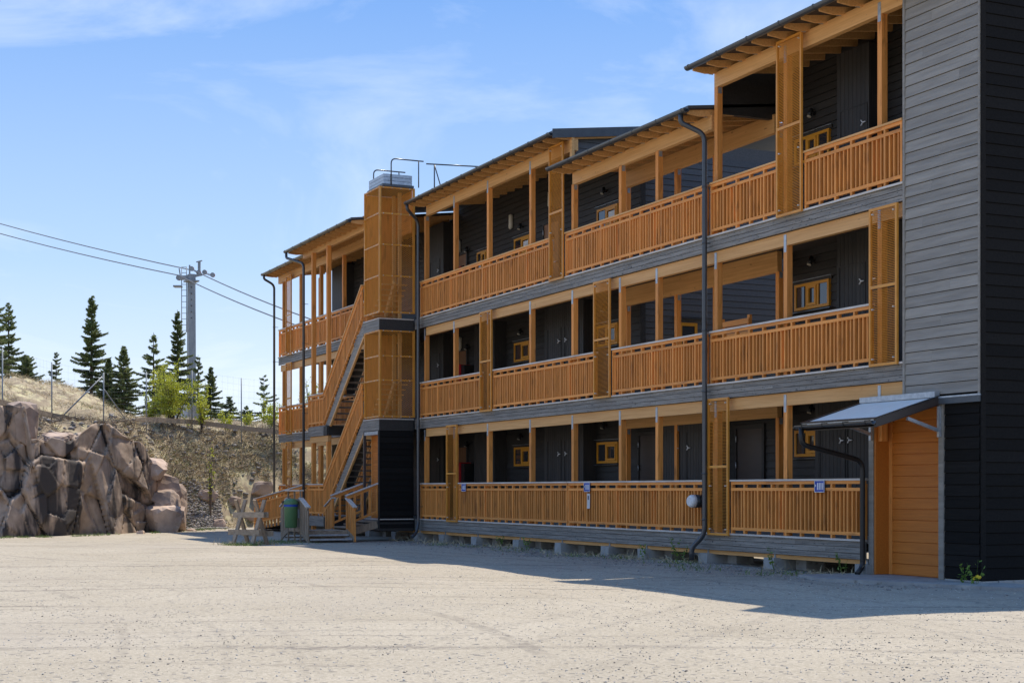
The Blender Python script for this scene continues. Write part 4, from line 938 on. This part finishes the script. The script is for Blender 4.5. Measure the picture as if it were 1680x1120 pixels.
for i, (x, y, z, r, lb, sq) in enumerate(BL):
    z2 = z if i < 7 else max(float(hill_h(x, y)), 0) + r * sq[2] * .25
    boulder(x, y, z2, r, lb, 100 + i, sq, i * 1.1)
# scree at the foot of the slope
n = 2600; y = rng.uniform(-5.0, -1.6, n); s_ = rng.beta(1.2, 1.6, n) * 1.9 - .35; x = foot(y) - s_
z = np.maximum(hill_h(x, y), gz(x, y)) + .02
tag(stones('scree', np.stack([x, y, z], 1), rng.uniform(.03, .10, n), m_scree), 'loose grey scree stones at the foot of the slope', 'gravel', kind='stuff')
n = 700; y = rng.uniform(-9.8, 2.5, n); s_ = rng.uniform(1.0, 6, n); x = foot(y) - s_
tag(stones('slope_stones', np.stack([x, y, hill_h(x, y) + .02], 1), rng.uniform(.03, .13, n) , m_scree), 'loose stones scattered over the bank', 'stones', kind='stuff')
# dry grass, twigs and fresh grass on the hill
def scatter(n, ymin, ymax, smin, smax, dens=None):
    y = rng.uniform(ymin, ymax, n); s_ = rng.uniform(smin, smax, n); x = foot(y) - s_
    k = fbm(x * .7, y * .7, 77) > (dens or 0); return np.stack([x, y, hill_h(x, y) - .01], 1)[k]
P = scatter(34000, -16, 6, 1.6, 15, .36); n = len(P)
D = rng.normal(size=(n, 3)) * np.array([.8, .8, .35]); D[:, 2] = np.abs(D[:, 2]) + .25; D *= (rng.uniform(.10, .34, n) / np.linalg.norm(D, axis=1))[:, None]
tag(blades('dry_grass', P, D, rng.uniform(.004, .010, n), m_straw), 'pale matted dry grass covering the hillside', 'grass', kind='stuff')
P = scatter(15000, -5.5, 6, .2, 4.5, .40); n = len(P)
D = rng.normal(size=(n, 3)) * np.array([.9, .9, .3]); D[:, 2] = np.abs(D[:, 2]) + .12; D *= (rng.uniform(.12, .38, n) / np.linalg.norm(D, axis=1))[:, None]
tag(blades('dry_slope_grass', P, D, rng.uniform(.005, .012, n), m_straw), 'tangled straw coloured grass on the steep bank', 'grass', kind='stuff')
P = scatter(9000, -9.5, 6, 1.2, 5.2, .42); n = len(P)
D = rng.normal(size=(n, 3)) * np.array([1, 1, .3]); D[:, 2] = np.abs(D[:, 2]) + .05; D *= (rng.uniform(.2, .75, n) / np.linalg.norm(D, axis=1))[:, None]
tag(blades('dead_brushwood', P, D, rng.uniform(.006, .014, n), m_twig), 'brown dead brushwood and twigs lying on the bank', 'brushwood', kind='stuff')
P = scatter(9000, -12, 5, .2, 9, .55); n = len(P)
D = rng.normal(size=(n, 3)) * np.array([.5, .5, .3]); D[:, 2] = np.abs(D[:, 2]) + .5; D *= (rng.uniform(.06, .2, n) / np.linalg.norm(D, axis=1))[:, None]
tag(blades('fresh_grass', P, D, rng.uniform(.005, .010, n), m_gras), 'patches of fresh green grass on the bank', 'grass', kind='stuff')
P = scatter(9000, -4.6, 3, -.1, 3.2, .33); n = len(P)
D = rng.normal(size=(n, 3)) * np.array([.7, .7, .3]); D[:, 2] = np.abs(D[:, 2]) + .35; D *= (rng.uniform(.08, .26, n) / np.linalg.norm(D, axis=1))[:, None]
h_ = rng.uniform(size=n) < .4
tag(blades('bank_green_grass', P[h_], D[h_], rng.uniform(.006, .012, h_.sum()), m_gras), 'green grass sprouting on the lower bank', 'grass', kind='stuff'); tag(blades('bank_dry_grass', P[~h_], D[~h_], rng.uniform(.006, .012, (~h_).sum()), m_straw), 'bleached dry grass on the lower bank', 'grass', kind='stuff')
# strip of grass along the foot of the rock, and tufts in the yard
P = []; 
for (cx, cy, r, k) in [(-39.6, -5.9, .28, 260), (-40.5, -4.95, .25, 200), (-39.3, -5.6, .2, 160), (-40.2, -5.6, .35, 160), (-41.3, -4.3, .7, 260), (-42.8, -3.9, .5, 160), (-37.6, -.9, .3, 60), (-30, -.9, .4, 60), (-24.5, -1.2, .4, 90), (-22, -.9, .4, 90), (-26.3, -.5, .4, 120), (-33.5, -.6, .4, 90), (-36, -.7, .3, 60), (-28.7, -.5, .4, 110)]:
    P.append(np.stack([rng.normal(cx, r, k), rng.normal(cy, r * .7, k), np.zeros(k)], 1))
k = 2600; y = rng.uniform(-13, -1.5, k); P.append(np.stack([foot(y) + 1.6 + rng.normal(0, .28, k) + (y + 8) * -.05, y, np.zeros(k)], 1)[fbm(y * 1.5, y * 0, 9) > .42])
k = 900; y = rng.uniform(-5, -2, k); P.append(np.stack([foot(y) + .3 + rng.normal(0, .2, k), y, np.zeros(k)], 1))
P = np.concatenate(P); P[:, 2] = gz(P[:, 0], P[:, 1]) - .005; n = len(P)
D = rng.normal(size=(n, 3)) * np.array([.6, .6, .2]); D[:, 2] = np.abs(D[:, 2]) + .5; D *= (rng.uniform(.03, .14, n) / np.linalg.norm(D, axis=1))[:, None]
tag(blades('yard_grass', P, D, rng.uniform(.004, .009, n), m_gras), 'thin green grass along the yard edges', 'grass', kind='stuff')
k = 1300; P = np.stack([rng.uniform(-42, -20.8, k), rng.normal(-.25, .28, k), np.zeros(k)], 1); P = np.concatenate([P, np.stack([rng.normal(-40, .5, 260), rng.normal(-5.4, .45, 260), np.zeros(260)], 1)]); P = P[fbm(P[:, 0] * 1.2, P[:, 1], 13) > .42]
P[:, 2] = gz(P[:, 0], P[:, 1]) - .005; n = len(P); D = rng.normal(size=(n, 3)) * np.array([.7, .7, .2]); D[:, 2] = np.abs(D[:, 2]) + .3; D *= (rng.uniform(.08, .30, n) / np.linalg.norm(D, axis=1))[:, None]
tag(blades('withered_grass', P, D, rng.uniform(.003, .007, n), m_straw), 'withered grass growing along the building edge', 'grass', kind='stuff')
# loose grit in the yard: only where it is near enough to see as stones
def yard(n, dmin, dmax, clumps=0):
    d = dmin * (dmax / dmin) ** rng.uniform(0, 1, n); t = rng.uniform(-.36, .36, n)
    fx, fy = -.90934, .41606; x = d * (fx + fy * t); y = -16.07 + d * (fy - fx * t); k = (y < -.2) & (x > -50)
    if clumps: k &= fbm(x * .5 * 1.3 + y * .2, y * 1.5, 61) > clumps
    return x[k], y[k]
x, y = yard(8500, 9.5, 30, .50); tag(stones('loose_grit', np.stack([x, y, gz(x, y) + .003], 1), np.minimum(rng.gamma(1.5, .0019, len(x)) + .003, .013), m_peb, .8), 'dark loose grit strewn over the yard', 'grit', kind='stuff')
x, y = yard(9000, 9.5, 34); tag(stones('pale_loose_grit', np.stack([x, y, gz(x, y) + .002], 1), np.minimum(rng.gamma(1.5, .0019, len(x)) + .003, .012), m_peb2, .8), 'pale loose grit strewn over the yard', 'grit', kind='stuff')
n = 4200; x = rng.uniform(-42, -12, n); y = -np.abs(rng.normal(0, .9, n)) - .05 + np.where(x > -18, 1.2, 0); tag(stones('building_edge_grit', np.stack([x, y, gz(x, y) + .004], 1), rng.gamma(2.2, .004, n) + .005, m_scree, .7), 'coarse grey grit along the foot of the building', 'grit', kind='stuff')

# spruces
def spruce(h, wd, seed, m=m_needle, sparse=1.0, pine=False):
    rs = np.random.default_rng(seed); V = []; F = []; k = 0
    z = h * (.05 if not pine else .25)
    T = MB().tube([(0, 0, -.4), (rs.normal(0, .01) * h, 0, h * .5), (0, 0, h)], [h * .018, h * .011, h * .002], 7)
    Pn = []; Dn = []
    while z < h * .985:
        t = z / h; r = 1.55 * wd * (1 - t) ** (.92 if not pine else .6) * (.55 + .9 * rs.uniform()) * (1 if not pine else (.45 + .8 * math.sin(math.pi * min(1, t * 1.1)))) + .04 * wd
        nb = max(2, int(rs.integers(4, 8) * sparse * (.75 + .5 * math.sin(seed * 2.3))))
        a0 = rs.uniform(0, 6.28)
        for b in range(nb):
            a = a0 + b * 6.283 / nb + rs.normal(0, .25); rl = r * rs.uniform(.55, 1.2); droop = (-.38 + .85 * t ** 1.5) * rl + rs.normal(0, .04) * rl
            d = np.array([math.cos(a), math.sin(a), 0]); m_ = max(6, int(rl / (wd * .9) * 30))
            q = np.linspace(.12, 1, m_); c = d[None] * (q * rl)[:, None]; c[:, 2] = z + droop * q + .16 * rl * q ** 2.5
            zj = rs.normal(0, .02) * h; c[:, 2] += zj
            T.tube([(0, 0, min(z + zj, h)), tuple(c[-1])], [h * .004, h * .0012], 3, cap=False)
            side = np.array([-d[1], d[0], 0])
            for g in range(9 if not pine else 6):
                sgn = rs.choice([-1, 1], m_); ln = wd * rs.uniform(.10, .22, m_) * (1.25 - .7 * q)
                dd = d[None] * rs.uniform(.2, .9, (m_, 1)) + side[None] * (sgn * rs.uniform(.3, 1, m_))[:, None] + np.stack([np.zeros(m_), np.zeros(m_), rs.normal(-.35 if not pine else .25, .35, m_)], 1)
                dd *= (ln / np.linalg.norm(dd, axis=1))[:, None]; Pn.append(c + rs.normal(0, .012 * wd, (m_, 3))); Dn.append(dd)
        z += h * (.034 if not pine else .055) * rs.uniform(.75, 1.3)
    return T, np.concatenate(Pn), np.concatenate(Dn)
def plant_spruce(px, py, depth, top, wd, label, seed, m=m_needle, sparse=1.0, pine=False, name='spruce_tree', cat='spruce', grp='conifers on the hilltop'):
    t = (px - 840) / 2520.; X = depth * (-.90934 + .41606 * t); Y = -16.07 + depth * (.41606 + .90934 * t)
    zb_ = float(hill_h(X, Y)); zt = 1.5 + (803 - top) / 2520. * depth; h = zt - zb_ + .1
    o = thing(name, label, cat, (X, Y, zb_ - .1), grp); T, P, D = spruce(h, wd * depth / 2520., seed, m, sparse, pine)
    link('trunk', T.mesh('trunk'), m_bark, o)
    n = len(P); wv = np.full(n, .016 * depth / 80.)
    sd = np.cross(D, np.random.default_rng(seed + 5).normal(size=(n, 3))); sd /= np.linalg.norm(sd, axis=1)[:, None]; sd *= wv[:, None] * 1.15
    V = np.stack([P - sd * .6, P + sd * .6, P + D * .5 + sd, P + D * .5 - sd, P + D], 1).reshape(-1, 3); b = (np.arange(n) * 5)[:, None]
    F = np.concatenate([b + np.array([0, 1, 2]), b + np.array([0, 2, 3]), b + np.array([3, 2, 4])])
    me_o = raw('crown', V, F, m, None); me_o.parent = o
    return o
SP = [(150, 490, 76, 38, 'tallest spruce on the hilltop standing left of the lift pylon', 1), (92, 577, 72, 20, 'small pointed spruce left of the tallest spruce', 2), (203, 570, 72, 26, 'medium spruce close on the right of the tallest spruce', 3), (178, 590, 74, 20, 'low spruce tucked between two larger ones', 4),
      (252, 545, 74, 30, 'broad spruce left of the pylon ladder', 5), (291, 508, 76, 30, 'slender tall spruce directly beside the lift pylon', 6), (14, 496, 72, 34, 'dense spruce at the left edge of the picture', 7), (-12, 470, 70, 40, 'large spruce cut by the left picture edge', 8), (43, 582, 70, 22, 'short spruce in front of the left edge trees', 9),
      (325, 582, 84, 22, 'spruce just right of the lift pylon', 10), (346, 604, 82, 24, 'spruce between the pylon and the lone pine', 11), (266, 600, 82, 26, 'spruce half hidden behind the yellow bush', 12)]
for (px, top, dp, wd, lb, sd_) in SP: plant_spruce(px, 0, dp, top, wd * (1 + .22 * math.sin(sd_ * 5.1)), lb, sd_, sparse=1.3 + .2 * math.sin(sd_ * 3.7))
plant_spruce(433, 0, 82, 617, 26, 'sparse young pine left of the building corner', 21, m_pine, .8, True, 'pine_tree', 'pine')
plant_spruce(376, 0, 80, 650, 22, 'low sparse pine in the gap right of the pylon', 22, m_pine, .8, True, 'pine_tree', 'pine')
plant_spruce(404, 0, 84, 668, 20, 'small pine near the right fence post', 23, m_pine, .8, True, 'pine_tree', 'pine')
# leafy bushes
def bush(px, depth, base, top, wpx, label, seed, nst=9, nl=1500, m=m_leaf, zb_=None, lsz=.055):
    t = (px - 840) / 2520.; X = depth * (-.90934 + .41606 * t); Y = -16.07 + depth * (.41606 + .90934 * t); rs = np.random.default_rng(seed)
    zb_ = float(hill_h(X, Y)) if zb_ is None else zb_; h = 1.5 + (803 - top) / 2520. * depth - zb_; wdt = wpx * depth / 2520.
    o = thing('leafy_bush', label, 'bush', (X, Y, zb_), 'spring bushes on the bank'); T = MB(); P = []
    for s_ in range(nst):
        a = rs.uniform(0, 6.28); rr_ = wdt * rs.uniform(.25, 1); hh = h * rs.uniform(.65, 1) * (1 - .25 * rr_ / wdt)
        e = Vector((math.cos(a) * rr_, math.sin(a) * rr_, hh)); c = Vector((e.x * .35, e.y * .35, hh * .5)); pts = arc(c, (0, 0, -.1), e, 6)
        T.tube(pts, [.018 * h / 2 * (1 - i / 8) for i in range(7)], 5, cap=False)
        for j in range(7):
            q = rs.uniform(.3, 1); p0 = Vector(pts[0]).lerp(pts[-1], q) if False else Vector((0, 0, -.1)) * (1 - q) ** 2 + c * 2 * q * (1 - q) + e * q * q
            e2 = p0 + Vector(rs.normal(0, 1, 3)) * wdt * .22 + Vector((0, 0, h * .08)); T.tube([p0, e2], [.006, .002], 3, cap=False)
            k = nl // (nst * 7); w_ = rs.uniform(.0, 1.1, k)[:, None]; P.append(np.array(p0)[None] * (1 - w_) + np.array(e2)[None] * w_ + rs.normal(0, .035 * wdt + .03, (k, 3)))
    link('stems', T.mesh('stems'), m_bark, o); P = np.concatenate(P); n = len(P)
    a_ = rs.normal(size=(n, 3)); a_ /= np.linalg.norm(a_, axis=1)[:, None]; b_ = np.cross(a_, rs.normal(size=(n, 3))); b_ /= np.linalg.norm(b_, axis=1)[:, None]; sz = rs.uniform(.5, 1.1, n)[:, None] * lsz
    V = np.stack([P - a_ * sz, P + b_ * sz * .55, P + a_ * sz, P - b_ * sz * .55], 1).reshape(-1, 3); F = (np.arange(n) * 4)[:, None] + np.array([0, 1, 2, 3])
    lo = raw('leaves', V, F, m, None); lo.parent = o
    return o
bush(284, 61.5, 0, 596, 50, 'bright yellow-green bush in new leaf before the lift pylon', 31, 18, 6500, lsz=.055)
bush(246, 61, 0, 640, 18, 'small yellow-green bush left of the bright one', 32, 7, 700)
bush(330, 62, 0, 628, 22, 'loose yellow-green bush right of the pylon foot', 33, 8, 900)
bush(372, 66, 0, 668, 20, 'low budding bush between pylon and fence post', 34, 7, 600)
bush(440, 66, 0, 655, 22, 'budding bush left of the building corner', 35, 8, 900)
bush(405, 68, 0, 675, 16, 'sparse budding shrub near the right fence post', 36, 6, 450)
bush(512, 66, 0, 600, 30, 'budding tree seen through the left gallery', 37, 9, 700)
bush(345, 58.5, 0, 712, 9, 'tiny shrub rooted on top of the rocky bank', 38, 5, 130)
# fence on top of the cutting: posts, brace, kick planks and wire
FN = thing('wire_fence', 'wire mesh fence of grey steel posts with timber kick planks along the bank top', 'fence', (-57, -6.3, 3.6))
def at(px, py, z): t = (px - 840) / 2520.; return Vector((z * (-.90934 + .41606 * t), -16.07 + z * (.41606 + .90934 * t), 1.5 + (803 - py) / 2520. * z))
FP = [(-90, 648, 49, 130), (4, 663, 52, 92), (85, 684, 55, 90), (170, 699, 56, 88), (240, 690, 59, 80), (315, 694, 62, 86), (396, 704, 63, 84), (470, 712, 64, 84)]
fp = []
for (px, py, z, hh) in FP:
    b = at(px, py, z); fp.append((b, hh / 2520. * z)); gzv = float(hill_h(b.x, b.y))
    MB().tube([(b.x, b.y, min(b.z, gzv) - .3), (b.x, b.y, b.z + hh / 2520. * z)], .024, 8).build('post', m_stl, FN)
MB().tube([fp[3][0] + Vector((0, 0, fp[3][1] * .95)), at(95, 690, 55.2)], .026, 8).build('brace', m_stl, FN)
MB().tube([fp[3][0] + Vector((0, 0, fp[3][1] * .7)), at(215, 700, 58)], .02, 8).build('brace', m_stl, FN)
for (p, hp), (q, hq) in zip(fp, fp[1:]):
    MB().bar(p + Vector((.06, 0, .05)), q + Vector((.06, 0, .05)), .05, .19).build('kick_plank', m_wox, FN)
    wr = MB()
    for i in range(9):
        t = i / 8 * .97 + .02; wr.tube([p + Vector((0, 0, hp * t)), q + Vector((0, 0, hq * t))], .0018, 3, cap=False)
    L_ = (q - p).length; kx = int(L_ / .22)
    for i in range(kx): r_ = (i + .5) / kx; b_ = p.lerp(q, r_); wr.tube([b_, b_ + Vector((0, 0, hp + (hq - hp) * r_))], .0014, 3, cap=False)
    tag(wr.build('wire', m_cab, FN), kind='stuff')

# lift pylon with its cables
pb = at(313, 682, 88); PY = thing('lift_pylon', 'tall grey steel ski lift pylon with ladder, sheaves and crossarm', 'pylon', (pb.x, pb.y, pb.z - .6))
pt = at(314, 462, 88); ux2 = Vector((.416, .909, 0)); zz3 = Vector((0, 0, 1)); dn = Vector((-.909, .416, 0))
def col(b, t, w0, w1):
    vs = []
    for p, w_ in ((b, w0), (t, w1)):
        for (i, j) in ((-1, -1), (1, -1), (1, 1), (-1, 1)): vs.append(p + (ux2 * math.cos(.5) + dn * math.sin(.5)) * i * w_ + (dn * math.cos(.5) - ux2 * math.sin(.5)) * j * w_)
    return MB().add(vs, [(0, 3, 2, 1), (4, 5, 6, 7), (0, 1, 5, 4), (1, 2, 6, 5), (2, 3, 7, 6), (3, 0, 4, 7)])
cb = Vector((pt.x, pt.y, pb.z - .8)); col(cb, pt, .22, .185).build('column', m_stl, PY)
col(pt - zz3 * .02, pt + zz3 * .06, .36, .36).build('head_plate', m_stl, PY); col(pt + zz3 * .061, pt + zz3 * .42, .20, .18).build('head', m_stl, PY)
sd2 = MB(); lx = -.42
for o_ in (-.56, -.28): sd2.tube([pt + ux2 * o_ - zz3 * 2.9, pt + ux2 * o_ + zz3 * .85], .025, 5)
ld = sd2.build('ladder', m_stl, PY)
pieces('rung', MB().bar(-ux2 * .14, ux2 * .14, .03, .03), m_stl, ld, [pt - ux2 * .42 + zz3 * (-2.8 + i * .33) for i in range(12)])
MB().bar(pt - ux2 * .55 - zz3 * .28, pt - ux2 * 1.0 - zz3 * .28, .5, .09).build('platform', m_stl, PY)
MB().bar(pt + ux2 * .1 + zz3 * .3, pt + ux2 * .62 + zz3 * .42, .12, .14).build('crossarm', m_stl, PY)
MB().bar(pt + ux2 * .45 + zz3 * .45, pt + ux2 * .45 + zz3 * 1.15, .14, .14, up=tuple(ux2)).build('arm_post', m_stl, PY)
MB().bar(pt + ux2 * .28 + zz3 * 1.12, pt + ux2 * .62 + zz3 * 1.2, .12, .05).build('arm_hook', m_stl, PY); MB().bar(pt - ux2 * .1 + zz3 * .4, pt - ux2 * .1 + zz3 * .95, .08, .08, up=tuple(ux2)).build('mast', m_stl, PY); MB().bar(pt - ux2 * .62 + zz3 * .25, pt - ux2 * .7 + zz3 * .75, .06, .06, up=tuple(ux2)).build('mast', m_stl, PY)
def sheave(c, r_=.13):
    MB().tube([c - dn * .05, c + dn * .05], r_, 12).build('sheave', m_stl, PY); MB().tube([c - dn * .052, c + dn * .052], r_ * 1.06, 12, cap=False).build('rubber_ring', m_rust, PY)
P1, P2 = pt + ux2 * .02 + zz3 * .72, pt + ux2 * .55 + zz3 * .42
MB().bar(P1, P2, .07, .1).build('sheave_beam', m_gal, PY); MB().bar(pt + ux2 * .68 + zz3 * .52, pt + ux2 * 1.2 + zz3 * .34, .07, .1).build('sheave_beam', m_gal, PY)
for c in (P1, P1.lerp(P2, .75), pt + ux2 * .76 + zz3 * .52, pt + ux2 * 1.22 + zz3 * .36): sheave(c + zz3 * .02)
sheave(pt - ux2 * .72 + zz3 * .22, .15); MB().bar(pt - ux2 * .7 + zz3 * .2, pt - ux2 * .1 + zz3 * .25, .3, .22).build('sheave_frame', m_stl, PY)
for i in range(6): MB().tube([pt + ux2 * .05 - dn * .24 - zz3 * (.35 + .35 * i), pt + ux2 * .05 - dn * .15 - zz3 * (.35 + .35 * i)], .03, 6).build('bolt', m_rub, PY)
def cable(A_, M_, B_, label):
    pts = arc(A_.lerp(M_, .5) - zz3 * .6, A_, M_, 10) + arc(M_.lerp(B_, .5) - zz3 * .4, M_, B_, 10)[1:]
    tag(MB().tube(pts, .032, 5).build('lift_cable', m_cab), label, 'cable', 'ski lift cables')
ctop = pt + ux2 * .2 + zz3 * .62
cable(at(-160, 318, 118), ctop, at(620, 560, 62), 'upper steel lift cable running over the pylon crossarm')
cable(at(-160, 335, 116), pt - ux2 * .72 + zz3 * .36, at(600, 572, 60), 'lower steel lift cable running over the left sheave')
for (px, py, z, w_, h_, m_, lb) in ((297, 672, 72, .62, .40, m_wht, 'white block with brown end lying left of the pylon foot'), (323, 676, 72, .6, .62, m_con, 'brownish concrete block at the pylon foot')):
    c = at(px, py, z); g = float(hill_h(c.x, c.y)); mb = MB().box(c.x - w_ / 2, c.x + w_ / 2, c.y - w_ * .7, c.y + w_ * .5, min(c.z - h_ / 2, g - .1), c.z + h_ / 2)
    o = thing('ballast_block', lb, 'block', (c.x, c.y, g)); mb.build('body', m_, o); MB().box(c.x - w_ * .4, c.x + w_ * .4, c.y - w_ * .6, c.y + w_ * .4, c.z + h_ / 2, c.z + h_ / 2 + .03).build('top', m_con, o)
# weeds along the building
def weed(x, y, z, h, label, seed, flower=False, n=26):
    rs = np.random.default_rng(seed); o = thing('weed', label, 'weed', (x, y, z), 'weeds along the building'); T = MB(); P = []
    for s_ in range(4):
        a = rs.uniform(0, 6.28); e = Vector((math.cos(a) * h * .3, math.sin(a) * h * .3, h * rs.uniform(.6, 1))); T.tube([(0, 0, -.03), e * .5 + Vector((0, 0, h * .06)), e], [.004, .003, .002], 4, cap=False)
        for j in range(n // 4): P.append(np.array(e) * rs.uniform(.3, 1.05) + rs.normal(0, .02, 3))
    link('stems', T.mesh('stems'), m_weed, o); P = np.array(P); k = len(P); a_ = rs.normal(size=(k, 3)); a_ /= np.linalg.norm(a_, axis=1)[:, None]; b_ = np.cross(a_, rs.normal(size=(k, 3))); b_ /= np.linalg.norm(b_, axis=1)[:, None]
    V = np.stack([P - a_ * .035, P + b_ * .018, P + a_ * .035, P - b_ * .018], 1).reshape(-1, 3); lo = raw('leaves', V, (np.arange(k) * 4)[:, None] + np.array([0, 1, 2, 3]), m_weed, None); lo.parent = o
    if flower:
        f_ = MB()
        for (dx, dz) in ((.0, .0), (.06, .03), (.11, .02)): f_.tube([(dx, -.02, h * .3 + dz), (dx, -.035, h * .3 + dz + .01)], .028, 8)
        link('flowers', f_.mesh('flowers'), m_yel, o)
W = [(-17.95, -.25, .05, .45, 'taller leafy weed with yellow dandelions at the foot of the black side wall', True), (-18.3, -.2, .05, .34, 'small leafy weed at the corner of the porch wall', False), (-23.2, -.25, .02, .42, 'leafy weed under the deck beside the red stained block', False), (-26.35, -.3, .02, .42, 'leafy weed left of the tall downpipe foot', False), (-26.7, -.22, .02, .5, 'taller weed shading the gap before the tall downpipe', False),
     (-28.0, -.25, .02, .36, 'weed growing by a foundation block in mid facade', False), (-33.7, -.25, .03, .3, 'weed right of the red stained block in mid facade', False), (-35.3, -.25, .03, .28, 'weed left of the red stained block in mid facade', False), (-21.25, -.2, .02, .4, 'grassy weed beside the porch downpipe foot', False)]
for i, (x, y, z, h, lb, fl) in enumerate(W): weed(x, y, float(gz(x, y)) if y > -.24 or True else z, h, lb, 300 + i, fl)
